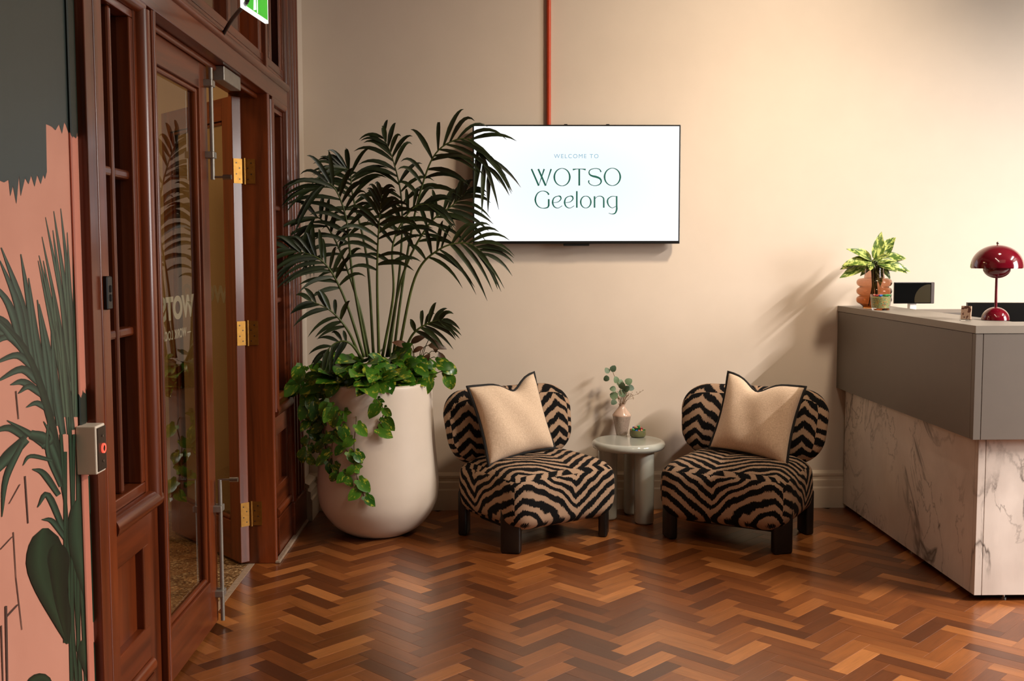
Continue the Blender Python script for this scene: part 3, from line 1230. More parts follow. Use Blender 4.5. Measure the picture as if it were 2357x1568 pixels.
# exit sign on a bent black arm
sg = thing('exit_sign', (-.86, 3.95, 2.4), 0, 'lit green running-man exit sign hanging above the doorway', 'exit sign')
SA = onX(557, 14, -.85)
SB = SA + Vector((.045, .0, 0))
dirn = (onX(614, 61, -.82) - SA)
dirn.z = 0
dirn.normalize()
dl = (onX(614, 61, -.82) - SA).length
nrm = Vector((dirn.y, -dirn.x, 0))
Z0 = SA.z - .004


def signbox(bm, a, b, z0, z1, t0, t1):
    pts = [SA + dirn * a + nrm * t0, SA + dirn * b + nrm * t0, SA + dirn * b + nrm * t1, SA + dirn * a + nrm * t1]
    return extrude_poly(bm, [Vector((p.x, p.y, z0)) for p in pts], (0, 0, z1 - z0))


put('panel', signbox(BM(), 0, dl, Z0, Z0 + .22, -.006, .006), M['white_em'], sg)
put('green_face', signbox(BM(), .008, dl - .008, Z0 + .010, Z0 + .212, .006, .0068), M['sign_green'], sg)
bm = BM()
u0 = dl * .30


def signquad(bm, pts):
    extrude_poly(bm, [SA + dirn * u + nrm * .0069 + Vector((0, 0, Z0 - SA.z + z)) for u, z in pts], nrm * .0004)


s_ = dl / .40
signquad(bm, [(u0 + .10 * s_, .012), (u0 + .102 * s_, .20), (u0 + .09 * s_, .20), (u0 + .088 * s_, .012)])
signquad(bm, [(u0 + .03 * s_, .012), (u0 + .075 * s_, .020), (u0 + .068 * s_, .075), (u0 + .075 * s_, .13), (u0 + .03 * s_, .14), (u0 + .015 * s_, .09), (u0 + .04 * s_, .07)])
signquad(bm, [(u0 - .035 * s_, .07), (u0 + .02 * s_, .085), (u0 + .025 * s_, .105), (u0 - .03 * s_, .09)])
signquad(bm, [(u0 + .07 * s_, .12), (u0 + .09 * s_, .09), (u0 + .095 * s_, .10), (u0 + .075 * s_, .14)])
for k in range(10):
    pass
c_ = [(u0 + .05 * s_ + .018 * s_ * math.cos(2 * PI * k / 12), .165 + .018 * math.sin(2 * PI * k / 12)) for k in range(12)]
signquad(bm, c_)
put('running_man', bm, M['white_em'], sg)
e0 = onX(517, 84, -1.052)
e2 = SA + dirn * dl * .10 + Vector((0, 0, .01))
bm = tube(BM(), cat([e0 + Vector((-.02, 0, -.015)), e0 + (e2 - e0) * .4 + Vector((0, 0, .02)), e2, e2 + (e2 - e0) * .12], 16), .0075, 8)
put('arm', bm, M['black'], sg, smooth=True, angle=40)

# ------------------------------------------------------------------ orange conduit and wall screen
pp = onY(1263, 100, WY - .014)
cd = thing('conduit_pipe', (pp.x, WY - .014, 2.1), 0, 'orange painted conduit pipe running up the wall above the screen', 'pipe')
put('pipe', cyl(BM(), (pp.x, WY - .014, 2.1), (pp.x, WY - .014, CZ), .0125, seg=20), M['orange'], cd, smooth=True, angle=40)
for z in (2.62, 3.25):
    b = box(BM(), pp.x - .016, WY - .029, z - .01, pp.x + .016, WY, z + .01, .004)
    if z > 3:
        put('pipe_clip', b, M['orange'], cd)
    else:
        b.free()

TY = 6.0
a_, b_ = onY(1087.5, 287, TY), onY(1564.5, 561, TY)
tx0, tx1, tz0, tz1 = a_.x, b_.x, b_.z, a_.z
tv = thing('wall_screen', ((tx0 + tx1) / 2, TY, tz0), 0, 'wall mounted flat screen showing a green welcome message', 'screen')
put('housing', box(BM(), tx0, TY, tz0, tx1, TY + .045, tz1, .003, 2), M['black'], tv)
bz = .0085


def screenmat():
    m = NT('lit_screen')
    c = m.coord('Generated')
    mpn = m.n('ShaderNodeMapping')
    mpn.inputs['Location'].default_value = (-.5, 0, -.5)
    m.l(c, mpn.inputs[0])
    g = m.n('ShaderNodeTexGradient', gradient_type='SPHERICAL')
    m.l(mpn.outputs[0], g.inputs[0])
    col = m.ramp(g.outputs['Fac'], [(.45, (.97, .98, 1, 1)), (.8, (.86, .93, 1, 1))])
    m.b.inputs['Base Color'].default_value = (.02, .02, .02, 1)
    m.set(Roughness=.25)
    m.l(col, m.b.inputs['Emission Color'])
    m.b.inputs['Emission Strength'].default_value = 1.05
    return m.m


scr = put('display', box(BM(), tx0 + bz, TY - .001, tz0 + .016, tx1 - bz, TY + .002, tz1 - bz), screenmat(), tv)
put('chin_sensor', box(BM(), (tx0 + tx1) / 2 - .075, TY + .005, tz0 - .012, (tx0 + tx1) / 2 + .075, TY + .03, tz0 + .003, .003), M['black'], tv)
put('wall_bracket', box(BM(), .2, TY + .045, 1.72, .8, WY - .001, 2.1), M['black'], tv)
for x in (.42, .66):
    put('edge_clip', box(BM(), x, TY + .008, tz1 - .001, x + .02, TY + .03, tz1 + .005, .002), M['black'], tv)


def strokes(name, items, mat, parent):
    """flat lettering from pen strokes: (points, widths) in picture units on the screen plane"""
    bm = BM()
    k = 0
    for pts, ws in items:
        k += 1
        n = 24 if len(pts) > 2 else 1
        c = cat([Vector((p[0], p[1], 0)) for p in pts], n) if len(pts) > 2 else [Vector((p[0], p[1], 0)) for p in pts]
        wv = []
        for i in range(len(c)):
            t = i / (len(c) - 1) * (len(ws) - 1)
            j = min(int(t), len(ws) - 2)
            wv.append(1.2 * (ws[j] + (ws[j + 1] - ws[j]) * (t - j)) + 1.5)
        L, R_ = [], []
        for i, p in enumerate(c):
            d = (c[min(i + 1, len(c) - 1)] - c[max(i - 1, 0)]).normalized()
            s = Vector((-d.y, d.x, 0)) * wv[i] / 2
            for lst, q in ((L, p + s), (R_, p - s)):
                w = onY(1180 + q.x / 7.857, 330 + q.y / 7.857, TY)
                lst.append(bm.verts.new((w.x, TY - .0014 - .00003 * k, w.z)))
        for i in range(len(c) - 1):
            bm.faces.new((L[i], R_[i], R_[i + 1], L[i + 1]))
    return put(name, bm, mat, parent)


def ell(cx, cy, rx, ry, a0, a1, n=10):
    return [(cx + rx * math.cos(math.radians(a0 + (a1 - a0) * i / n)), cy + ry * math.sin(math.radians(a0 + (a1 - a0) * i / n))) for i in range(n + 1)]


TH, HL = 25, 7
big = [
    ([(340, 465), (472, 768)], [22, 24]), ([(462, 465), (597, 768)], [24, 26]), ([(570, 465), (472, 768)], [22, 5]), ([(696, 465), (597, 768)], [22, 5]),
    (ell(893, 612, 140, 158, -90, -270, 16), [HL, TH, HL]), (ell(893, 612, 140, 158, -90, 90, 16), [HL, TH, HL]),
    ([(1204, 462), (1204, 765)], [TH, TH]), ([(1088, 476), (1150, 466), (1204, 464)], [24, 9, 7]), ([(1204, 464), (1260, 466), (1320, 476)], [7, 9, 24]),
    ([(1597, 520), (1570, 470), (1490, 455), (1400, 480), (1380, 540), (1420, 585), (1500, 605), (1575, 635), (1602, 690), (1570, 745), (1490, 768), (1410, 748), (1372, 700), (1384, 672)],
     [20, 12, 8, 12, 18, 24, 30, 26, 22, 14, 7, 10, 16, 18]),
    (ell(1803, 608, 142, 158, -90, -270, 16), [HL, TH, HL]), (ell(1803, 608, 142, 158, -90, 90, 16), [HL, TH, HL]),
    # second line
    ([(655, 930), (620, 885), (540, 862), (450, 905), (408, 1020), (450, 1130), (540, 1175), (630, 1160), (652, 1120)], [24, 16, 7, 14, 24, 15, 7, 18, 24]),
    ([(652, 1010), (652, 1130)], [24, 24]),
    ([(740, 1072), (820, 1062), (872, 1010), (860, 962), (815, 955), (745, 990), (722, 1070), (750, 1145), (820, 1172), (895, 1130)], [6, 8, 16, 22, 8, 14, 24, 16, 7, 7]),
    ([(957, 1072), (1037, 1062), (1089, 1010), (1077, 962), (1032, 955), (962, 990), (939, 1070), (967, 1145), (1037, 1172), (1112, 1130)], [6, 8, 16, 22, 8, 14, 24, 16, 7, 7]),
    ([(1160, 865), (1160, 1165)], [22, 22]),
    (ell(1322, 1062, 92, 108, -90, -270, 14), [HL, 22, HL]), (ell(1322, 1062, 92, 108, -90, 90, 14), [HL, 22, HL]),
    ([(1480, 958), (1480, 1165)], [22, 22]), ([(1484, 1010), (1530, 965), (1590, 955), (1640, 990), (1647, 1050)], [6, 7, 9, 18, 22]), ([(1647, 1045), (1647, 1165)], [22, 22]),
    ([(1880, 965), (1800, 958), (1730, 1000), (1714, 1060), (1740, 1130), (1800, 1168), (1865, 1140)], [6, 8, 16, 22, 14, 7, 7]),
    ([(1880, 955), (1880, 1120), (1880, 1200), (1850, 1265), (1790, 1280), (1735, 1262)], [22, 22, 24, 18, 8, 5]),
]
strokes('message', big, M['text_green'], scr)
me = text_mesh('greeting', 'WELCOME TO', .034, .0002, -.0004, 1.22)
me.materials.append(M['text_teal'])
wt = place('greeting', me, None, scr)
wc = onY(1326.5, 364.3, TY)
wt.matrix_basis = Matrix.Translation(Vector((wc.x, TY - .002, wc.z)) - wloc(scr)) @ Matrix.Rotation(PI / 2, 4, 'X')

# ------------------------------------------------------------------ planter, palm, trailing vine
PC = Vector((-.615, 5.60, 0))
pl = thing('planter', PC, 0, 'large white egg-shaped planter holding the palm by the doorway', 'planter')
prof = [(0, 0), (.13, 0), (.175, .012), (.235, .05), (.285, .11), (.315, .17), (.326, .24), (.325, .31), (.316, .42), (.306, .54), (.299, .66), (.296, .78), (.294, .815),
        (.288, .822), (.280, .815), (.278, .70), (.27, .60)]
sm = cat([Vector((r, z, 0)) for r, z in prof], 60)
put('pot', lathe(BM(), [(max(p.x, 0), p.y) for p in sm], PC, 72), M['pot'], pl, smooth=True, angle=60)
bm = lathe(BM(), [(0, .775), (.15, .775), (.277, .765)], PC, 32)
put('soil', bm, M['soil'], pl)

PB = Vector((-.60, 5.62, .77))
palm = thing('kentia_palm', PB, 0, 'tall dark green potted palm with arching feathery fronds', 'potted palm')


def P(px, py, dy=0.0):
    return onY(px, py, 5.62 + dy)


# (control points in the picture with depth offset, leaflets per side, leaflet length, side tilt)
FR = [
    ([(905, 822, .02), (935, 600, .03), (968, 440, 0), (1010, 345, -.05), (1085, 322, -.08), (1128, 400, -.10)], 15, .34, .2),
    ([(895, 822, .05), (920, 620, .08), (925, 470, .12), (905, 370, .15), (880, 310, .16)], 12, .32, .0),
    ([(845, 822, .0), (812, 640, -.05), (796, 500, -.10), (762, 425, -.14), (716, 440, -.16)], 14, .32, .1),
    ([(872, 822, -.05), (868, 640, -.14), (872, 520, -.22), (880, 440, -.28)], 12, .30, .4),
    ([(915, 822, 0), (955, 640, -.05), (1010, 575, -.1), (1075, 560, -.12), (1120, 590, -.14)], 13, .30, .1),
    ([(838, 822, -.04), (790, 680, -.12), (740, 600, -.2), (660, 572, -.22)], 12, .28, .1),
    ([(830, 825, -.1), (800, 760, -.18), (760, 715, -.22), (708, 690, -.24)], 8, .20, .1),
    ([(925, 825, 0), (950, 770, -.06), (985, 745, -.08), (1020, 735, -.1)], 8, .19, .0),
    ([(835, 828, -.12), (805, 790, -.18), (772, 790, -.20), (742, 820, -.22)], 7, .15, .1),
    ([(860, 822, .08), (845, 600, .10), (812, 450, .12), (805, 395, .12), (780, 385, .1)], 13, .30, .0),
    ([(890, 822, .06), (925, 640, .02), (985, 520, -.05), (1045, 470, -.06), (1075, 440, -.06)], 12, .27, .0),
    ([(880, 822, 0), (905, 680, -.06), (905, 560, -.1), (950, 480, -.12), (1000, 470, -.14)], 10, .27, .1),
    ([(850, 822, .05), (825, 700, 0), (775, 560, -.06), (728, 500, -.08), (700, 560, -.10)], 11, .27, .1),
]
rng_p = random.Random(3)
count = 0
extra = None
for pts, nl, LL, tilt in FR:
    c = cat([P(a, b, d) for a, b, d in pts], 40)
    n = len(c)
    st = put('frond', tube(BM(), c, [.0085 - .0068 * (i / (n - 1)) for i in range(n)], 6), M['palm_stem'], palm, smooth=True)
    tot = sum((c[i + 1] - c[i]).length for i in range(n - 1))
    for side in (-1, 1):
        for k in range(nl):
            if rng_p.random() < .07:
                continue
            t = .38 + .62 * (k + .5 * (side > 0) + rng_p.uniform(-.2, .2)) / nl
            t = min(t, .995)
            i = min(int(t * (n - 1)), n - 2)
            p = c[i].lerp(c[i + 1], t * (n - 1) - i)
            T = (c[min(i + 2, n - 1)] - c[max(i - 2, 0)]).normalized()
            S = T.cross(Vector((random.uniform(-.12, .12), -1, tilt + random.uniform(-.1, .3)))).normalized() * side
            u = (t - .38) / .62
            ln = LL * (.55 + .45 * math.sin(PI * min(1, u * .9 + .15))) * random.uniform(.88, 1.1)
            ang = math.radians(62 - 38 * u + random.uniform(-13, 13))
            D = (T * math.cos(ang) + S * math.sin(ang) + Vector((0, random.uniform(-.2, .1), .08))).normalized()
            lp = []
            ws = []
            seg = 7
            dr = random.uniform(.28, .5)
            wd_ = random.uniform(.0095, .0135)
            for s in range(seg + 1):
                q = s / seg
                lp.append(p + D * ln * q * (1 - .12 * q) + Vector((0, 0, -dr * ln * q ** 2.2)))
                ws.append(wd_ * (.35 + .65 * min(1, q / .25)) * (1 - max(0, (q - .35) / .65) ** 1.6) + .0005)
            nrm_ = D.cross(S.cross(D)).cross(D)
            N = S.cross(T) * side
            if N.z < 0 and abs(N.z) > .5:
                N = -N
            N = (N + Vector((0, -.5, .4))).normalized()
            if count < 300:
                b = strip(BM(), lp, ws, N, .35)
                o = put('leaflet', b, M['palm'], st, smooth=True)
                count += 1
            else:
                if extra is None:
                    extra = BM()
                strip(extra, lp, ws, N, .35)
if extra is not None:
    put('leaflets', extra, M['palm'], palm, smooth=True, kind='stuff')

heart = lambda t: max(0.0, (math.sin(PI * min(1, t ** .62)) ** .8)) if t < 1 else 0
VM = [leafmesh('vine_leaf', .115, .085, heart, 8, b, f, w, M['vine'], .16) for b, f, w in ((.35, .22, 0), (.6, .3, .02), (.2, .15, -.02), (.8, .28, .015))]
vine = thing('trailing_vine', PC + Vector((0, -.05, .78)), 0, 'bright green trailing vine spilling over the white planter', 'trailing plant')
rng = random.Random(5)


def vleaf(p, d, nrm_, s):
    put_leaf('leaf', rng.choice(VM), vine, p, d, nrm_, s)


# mound on top of the soil, densest to the front and left
for k in range(128):
    a = rng.uniform(-PI * 1.12, PI * .12) if k < 86 else rng.uniform(0, 2 * PI)
    r = .05 + .27 * math.sqrt(rng.random())
    z = .80 + .13 * (1 - (r / .34) ** 2) + rng.uniform(-.015, .05)
    if math.cos(a) > .2:
        z -= .015
    edge = math.cos(a) > .25 and math.sin(a) < .5
    if edge:
        r = min(r, .20)
    p = PC + Vector((r * math.cos(a), r * math.sin(a), z))
    out = Vector((math.cos(a), math.sin(a), 0))
    d = out * rng.uniform(.3, 1.0) + Vector((rng.uniform(-.6, .6), rng.uniform(-.5, .2), rng.uniform(-.6, .45)))
    if edge:
        d.z = abs(d.z) * .6
    vleaf(p, d, Vector((rng.uniform(-.3, .3), -.75, .8)), rng.uniform(.75, 1.2))
stems = BM()
# trailing stems: picture points on the pot's front surface


def potpt(px, py, off=.012):
    """point on (or just off) the planter's surface seen at this place"""
    best = None
    for i in range(60):
        Y = 5.2 + i * .012
        q = onY(px, py, Y)
        z = max(0, min(.81, q.z))
        j = 0
        for a, b in zip(sm[:-20], sm[1:-19]):
            if a.y <= z <= b.y:
                j = a.x
                break
        if math.hypot(q.x - PC.x, q.y - PC.y) <= j + off:
            return q
        best = q
    return onY(px, py, 5.45)


TR = [
    [(815, 890), (820, 960), (815, 1030), (822, 1100), (838, 1142)],
    [(790, 890), (770, 980), (765, 1060), (790, 1098), (812, 1070)],
    [(745, 890), (742, 960), (748, 1020), (755, 1062)],
    [(720, 880), (716, 950), (712, 1010), (708, 1050)],
    [(838, 890), (868, 920), (884, 950), (868, 986)],
    [(770, 900), (790, 950), (780, 1000), (800, 1040)],
]
for path in TR:
    c = cat([potpt(a, b) for a, b in path], 26)
    tube(stems, c, .0024, 5)
    for i in range(2, 27, 3 if len(path) > 3 else 4):
        if path is TR[4] and i > 14 and i % 2:
            continue
        t = (c[min(i + 1, 26)] - c[i - 1]).normalized()
        s = -1 if (i // 3) % 2 else 1
        d = Vector((s * .7 + rng.uniform(-.3, .3), -.25, -.8 + rng.uniform(-.3, .4)))
        vleaf(c[i] + Vector((s * .008, -.012, 0)), d, Vector((rng.uniform(-.35, .35), -1, .3)), rng.uniform(.5, .8))
for a, b, n_ in (((700, 850), (695, 848), 2), ((690, 882), (680, 884), 2), ((720, 905), (712, 930), 3), ((735, 925), (728, 960), 3), ((760, 930), (775, 950), 3), ((830, 905), (860, 905), 3), ((880, 895), (905, 900), 3), ((780, 880), (800, 905), 4), ((845, 870), (870, 880), 3)):
    for k in range(n_):
        f = k / max(1, n_ - 1)
        p = potpt(a[0] + (b[0] - a[0]) * f, a[1] + (b[1] - a[1]) * f, .03)
        vleaf(p + Vector((0, -.02, .01)), Vector((rng.uniform(-.7, .7), -.3, -.6)), Vector((rng.uniform(-.4, .4), -1, .35)), rng.uniform(.75, 1.05))
# right-hand runner hanging over the rim towards the chair
c = cat([P(955, 850, -.05), P(990, 862, -.12), P(1030, 850, -.14)], 12)
tube(stems, c, .0022, 5)
for px, py, dx in ((985, 868, -.05), (1018, 842, .5), (1030, 860, .25), (1005, 835, .6), (960, 840, .2)):
    vleaf(P(px, py, -.13), Vector((dx, -.2, -.8 if py > 850 else -.15)), Vector((.1, -1, .4)), .85)
put('stem', stems, M['vine_stem'], vine, smooth=True)
# petioles under the mound
pet = BM()
for k in range(40):
    a = rng.uniform(0, 2 * PI)
    r = rng.uniform(.05, .25)
    p = PC + Vector((r * math.cos(a), r * math.sin(a), .77))
    tube(pet, [p, p + Vector((.03 * math.cos(a), .03 * math.sin(a), rng.uniform(.05, .1)))], .002, 4)
put('petiole', pet, M['vine_stem'], vine)

# small bronze-leaved plant at the back right of the planter
rp = thing('bronze_leaf_plant', P(965, 850, .05), 0, 'small plant with bronze red leaves beside the palm stems', 'potted plant')
oval = lambda t: math.sin(PI * min(1, t ** .8)) ** .9 if t < 1 else 0
RM = leafmesh('bronze_leaf', .12, .05, oval, 7, .5, .3, .01, M['red_leaf'])
sb = BM()
for px, py, dx, dz, s in ((940, 800, -.5, .3, .8), (985, 795, .8, .0, .9), (1000, 770, .1, -.9, .9), (1010, 810, .4, -.9, .9), (970, 820, .3, -.7, .7), (945, 790, .6, .4, .8), (990, 815, -.5, -.6, .7), (975, 800, -.8, -.2, .6), (1018, 830, .2, -.8, .8)):
    p = P(px, py, rng.uniform(-.04, .05))
    put_leaf('leaf', RM, rp, p, Vector((dx, -.2, dz)), Vector((.1, -.9, .6)), s)
    tube(sb, cat([Vector((P(955, 860, .04).x, 5.66, .775)), (P(960, 830, .05) + p) / 2 + Vector((0, 0, .01)), p], 6), .0022, 5)
put('stem', sb, M['vine_stem'], rp)


# ------------------------------------------------------------------ zebra chairs with cushions
def setuv(bm, mode, mir=1):
    uvl = bm.loops.layers.uv.new('UVMap')
    bm.normal_update()
    for f in bm.faces:
        nn = f.normal
        side = abs(nn.x) > .78
        for lp in f.loops:
            p = lp.vert.co
            if mode == 'seat':
                if side:
                    lp[uvl].uv = (p.y + .27, p.z * 1.12)
                elif nn.z < -.6:
                    lp[uvl].uv = (p.x, p.y)
                else:
                    lp[uvl].uv = (mir * p.x + .28, (p.z + (p.y + .31) * .95) * 1.12)
            else:
                yy = max(0, p.y - .20 * (p.z - .383) - .175)
                lp[uvl].uv = ((p.x + (1 if p.x > 0 else -1) * yy * .8) * 1.10 + .32, p.z + .17 + yy * .8 * (1 if p.z > .575 else -1) * min(1, abs(p.z - .575) / .12) + (0 if nn.y < 0.75 else 1.0))


def chair(loc, rz, label, mir):
    t = thing('lounge_chair', loc, rz, label, 'chair', 'zebra print lounge chairs')

    def seatfn(p):
        q = p.copy()
        u, v = p.x / .345, p.y / .30
        if p.z > 0:
            q.z += .030 * max(0, 1 - u * u) * max(0, 1 - v * v) * (p.z / .15)
        # fuller waist
        w = 1 + .045 * (1 - (p.z / .15) ** 2)
        q.x *= w
        q.y *= w
        if p.z < 0:
            q.x *= 1 - .05 * (p.z / .15) ** 2
        return q + Vector((0, -.025, .262))
    b = roundbox(BM(), (.335, .29, .155), (.11, .11, .075), 26, seatfn)
    setuv(b, 'seat', mir)
    put('seat', b, M['zebra'], t, world=False, smooth=True)

    def backfn(p):
        q = p.copy()
        y = p.y - .055 * (1 - (p.x / .38) ** 2) * 0 + .10 * (p.x / .38) ** 2 * -.45
        # slight taper to the bottom, lean back
        q.x *= 1 + .04 * (p.z / .19)
        q.y = y + .20 * (p.z + .19)
        return q + Vector((0, .235, .575))
    b = roundbox(BM(), (.405, .078, .196), (.15, .070, .145), 26, backfn)
    setuv(b, 'back')
    put('backrest', b, M['zebra'], t, world=False, smooth=True)
    for x in (-.30, .30):
        for y in (-.225, .225):
            b = box(BM(), -.052, -.024, 0, .052, .024, .245, .013, 3)
            bmesh.ops.rotate(b, verts=b.verts, matrix=Matrix.Rotation(PI / 4 if x * y < 0 else -PI / 4, 3, 'Z'))
            bmesh.ops.translate(b, verts=b.verts, vec=(x, y, 0))
            put('leg', b, M['leg_black'], t, world=False, smooth=True, angle=50)
    # dark frame under the seat
    put('base_frame', box(BM(), -.24, -.17, .085, .24, .17, .13, .01), M['leg_black'], t, world=False)
    return t


chL = (.226, 5.52)
chR = (1.32, 5.475)
chair((chL[0], chL[1], 0), math.radians(33), 'zebra print lounge chair beside the white planter', 1)
chair((chR[0], chR[1], 0), math.radians(-31.5), 'zebra print lounge chair beside the reception desk', -1)


def cushion(c, yaw, roll, tilt, chop, label, sx=.205, sz=.205):
    t = thing('cushion', c, 0, label, 'cushion', 'cream cushions on the chairs')
    n = 26
    R = Matrix.Rotation(yaw, 3, 'Z') @ Matrix.Rotation(tilt, 3, 'X') @ Matrix.Rotation(roll, 3, 'Y')

    def outline(u, v):
        x, z = u * sx, v * sz
        x *= 1 - .055 * (1 - v * v)
        z *= 1 - .055 * (1 - u * u)
        x *= 1 + .03 * u * u * v * v
        z *= 1 + .03 * u * u * v * v
        if v > 0:
            z -= .060 * v * math.exp(-((u - chop) / .34) ** 2) * v
        return x, z

    def pt(u, v, s):
        x, z = outline(u, v)
        th = .078 * (max(0, 1 - u ** 4) * max(0, 1 - v ** 4)) ** .55
        th *= 1 - .25 * math.exp(-((u - chop) / .3) ** 2) * max(0, v)
        th *= 1 + .06 * math.sin(7 * u + 3 * v)
        return R @ Vector((x, s * th, z))
    bm = BM()
    grid = {}
    for s in (-1, 1):
        for i in range(n + 1):
            for j in range(n + 1):
                u, v = math.sin((i / n - .5) * PI), math.sin((j / n - .5) * PI)
                u = .5 * u + .5 * (2 * i / n - 1)
                v = .5 * v + .5 * (2 * j / n - 1)
                edge = i in (0, n) or j in (0, n)
                key = (i, j, 0 if edge else s)
                if key not in grid:
                    grid[key] = bm.verts.new(pt(u, v, s))
        for i in range(n):
            for j in range(n):
                ks = []
                for a, b in ((i, j), (i + 1, j), (i + 1, j + 1), (i, j + 1)):
                    edge = a in (0, n) or b in (0, n)
                    ks.append(grid[(a, b, 0 if edge else s)])
                bm.faces.new(ks)
    put('cover', bm, M['linen'], t, world=False, smooth=True)
    loop = []
    for k in range(4):
        for i in range(14):
            q = -1 + 2 * i / 14
            u, v = ((q, -1), (1, q), (-q, 1), (-1, -q))[k]
            x, z = outline(u, v)
            loop.append(R @ Vector((x * 1.012, 0, z * 1.012)))
    put('piping', tube(BM(), loop, .0082, 6, closed=True), M['piping'], t, world=False, smooth=True)
    return t


cushion(onY(1178, 962, 5.50), math.radians(30), math.radians(-7), math.radians(-18), .25, 'cream linen cushion with black piping on the chair by the planter')
cushion(onY(1742, 962, 5.46), math.radians(-30), math.radians(8), math.radians(-18), -.15, 'cream linen cushion with black piping on the chair by the desk')

# ------------------------------------------------------------------ side table with vase and bowl
TC = Vector((.775, 5.83, 0))
tb = thing('side_table', TC, 0, 'round pale grey side table on three cylindrical legs between the chairs', 'table')
TZ = .455
prof = [(0, TZ - .046), (.18, TZ - .046)] + [(.185 + .023 * math.cos(a), TZ - .023 + .023 * math.sin(a)) for a in [(-90 + 15 * k) * PI / 180 for k in range(13)]] + [(.18, TZ), (0, TZ)]
put('table_top', lathe(BM(), prof, TC, 64), M['table'], tb, smooth=True, angle=50)
for q in ((1482, 1204), (1398, 1194), (1457, 1182)):
    p = onZ(q[0], q[1], 0)
    p.z = 0
    rr = .055
    pr = [(0, 0), (rr - .014, 0), (rr - .004, .004), (rr, .014), (rr, TZ - .044), (0, TZ - .044)]
    put('leg', lathe(BM(), pr, p, 32), M['table'], tb, smooth=True, angle=50)

VC = onZ(1431, 1001, TZ)
va = thing('ceramic_vase', VC, 0, 'small glazed beige ceramic vase standing on the side table', 'vase')
prof = [(0, 0), (.030, 0), (.033, .006), (.044, .065), (.053, .108), (.055, .116), (.052, .122), (.036, .142), (.021, .160), (.016, .170), (.018, .178), (.0205, .182), (.017, .182), (.013, .172), (.012, .12)]
vm = NT('two_tone_glaze')
g = vm.coord()
spz = vm.n('ShaderNodeSeparateXYZ')
vm.l(g, spz.inputs[0])
nz = vm.noise(g, 120, 3)
c1 = vm.ramp(nz, [(.3, lin((150, 132, 120))), (.7, lin((172, 152, 138)))])
vm.l(vm.mix(vm.math('GREATER_THAN', spz.outputs[2], .112), c1, lin((196, 166, 146))), vm.b.inputs['Base Color'])
vm.set(Roughness=.22, Coat_Weight=.5)
put('body', lathe(BM(), [(r, z) for r, z in prof], VC, 40), vm.m, va, smooth=True, angle=60)
sp_ = thing('eucalyptus_sprigs', VC + Vector((0, 0, .16)), 0, 'eucalyptus sprigs and dry twigs in the ceramic vase', 'sprigs')
rnd_ = lambda t: math.sin(PI * min(1, t ** .75)) ** .6 if t < 1 else 0
EM = leafmesh('round_leaf', .038, .034, rnd_, 7, .3, .15, 0, M['euca'])
tw = BM()
VY = VC.y
top = VC + Vector((0, 0, .178))
for pts in ([(1432, 930), (1428, 895), (1415, 868), (1408, 848)], [(1433, 930), (1440, 900), (1446, 880)], [(1431, 932), (1422, 912), (1415, 905)]):
    tube(tw, cat([onY(1432, 945, VY)] + [onY(a, b, VY - .01) for a, b in pts], 12), .0016, 5)
for px, py, dx, dz, s in ((1400, 860, -.3, .9, .9), (1408, 856, .4, .9, 1.0), (1402, 868, -.7, -.4, .9), (1420, 882, -.2, .9, 1.0), (1424, 890, .3, .6, 1.1), (1440, 884, .7, .6, 1.1), (1444, 892, .9, -.1, 1.0),
                          (1430, 896, .1, .5, 1.1), (1436, 900, .4, .4, 1.0), (1418, 896, -.9, .1, .9), (1426, 912, .5, .5, 1.2), (1422, 915, -.7, .3, 1.2), (1418, 922, -.5, -.3, .9)):
    put_leaf('leaf', EM, sp_, onY(px, py, VY - rng.uniform(.0, .03)), Vector((dx, rng.uniform(-.4, .1), dz)), Vector((rng.uniform(-.4, .4), -1, .4)), s * 1.12)
put('twig', tw, M['twig'], sp_)
dt = BM()
for k in range(26):
    a = rng.uniform(-.75, .85)
    e = top + Vector((math.sin(a) * rng.uniform(.06, .10), rng.uniform(-.05, .03), rng.uniform(.03, .085)))
    md = (top + e) / 2 + Vector((rng.uniform(-.01, .01), 0, .01))
    tube(dt, [top - Vector((0, 0, .03)), md, e], .0008, 4)
    for j in range(3):
        ball(dt, e + Vector((rng.uniform(-.012, .012), rng.uniform(-.01, .01), rng.uniform(-.008, .012))), .0022, 5, 4)
e0_ = top + Vector((.10, -.02, .07))
for k in range(4):
    e = e0_ + Vector((rng.uniform(-.03, .03), 0, rng.uniform(-.02, .035)))
    tube(dt, [top, (top + e0_) / 2 + Vector((0, 0, .01)), e0_, e], .0008, 4)
    ball(dt, e, .0025, 5, 4)
put('dry_twig', dt, M['twig'], sp_)

BC = onZ(1468, 1006, TZ)
bw = thing('sweets_bowl', BC, 0, 'small olive green bowl of wrapped sweets on the side table', 'bowl')
put('bowl', lathe(BM(), [(0, 0), (.034, 0), (.044, .006), (.0465, .02), (.046, .042), (.043, .042), (.042, .014), (0, .010)], BC, 40), M['mug_green'], bw, smooth=True, angle=60)
cols = [(30, 92, 170), (46, 140, 70), (214, 120, 70), (24, 70, 130), (60, 160, 90), (216, 150, 110), (150, 40, 40)]
CM = [plain('wrapper_%d' % i, c, .3, var=.05) for i, c in enumerate(cols)]
cn = ('dark blue', 'green', 'orange', 'navy', 'light green', 'peach', 'red')
swm = []
for i in range(7):
    b = roundbox(BM(), (.011, .0075, .006), (.006, .005, .005), 4)
    for s in (-1, 1):
        cyl(b, (s * .009, 0, 0), (s * .018, 0, 0), .002, .006, 6)
    for f in b.faces:
        f.smooth = True
    me = bpy.data.meshes.new('sweet')
    b.to_mesh(me)
    b.free()
    me.materials.append(CM[i])
    swm.append(me)
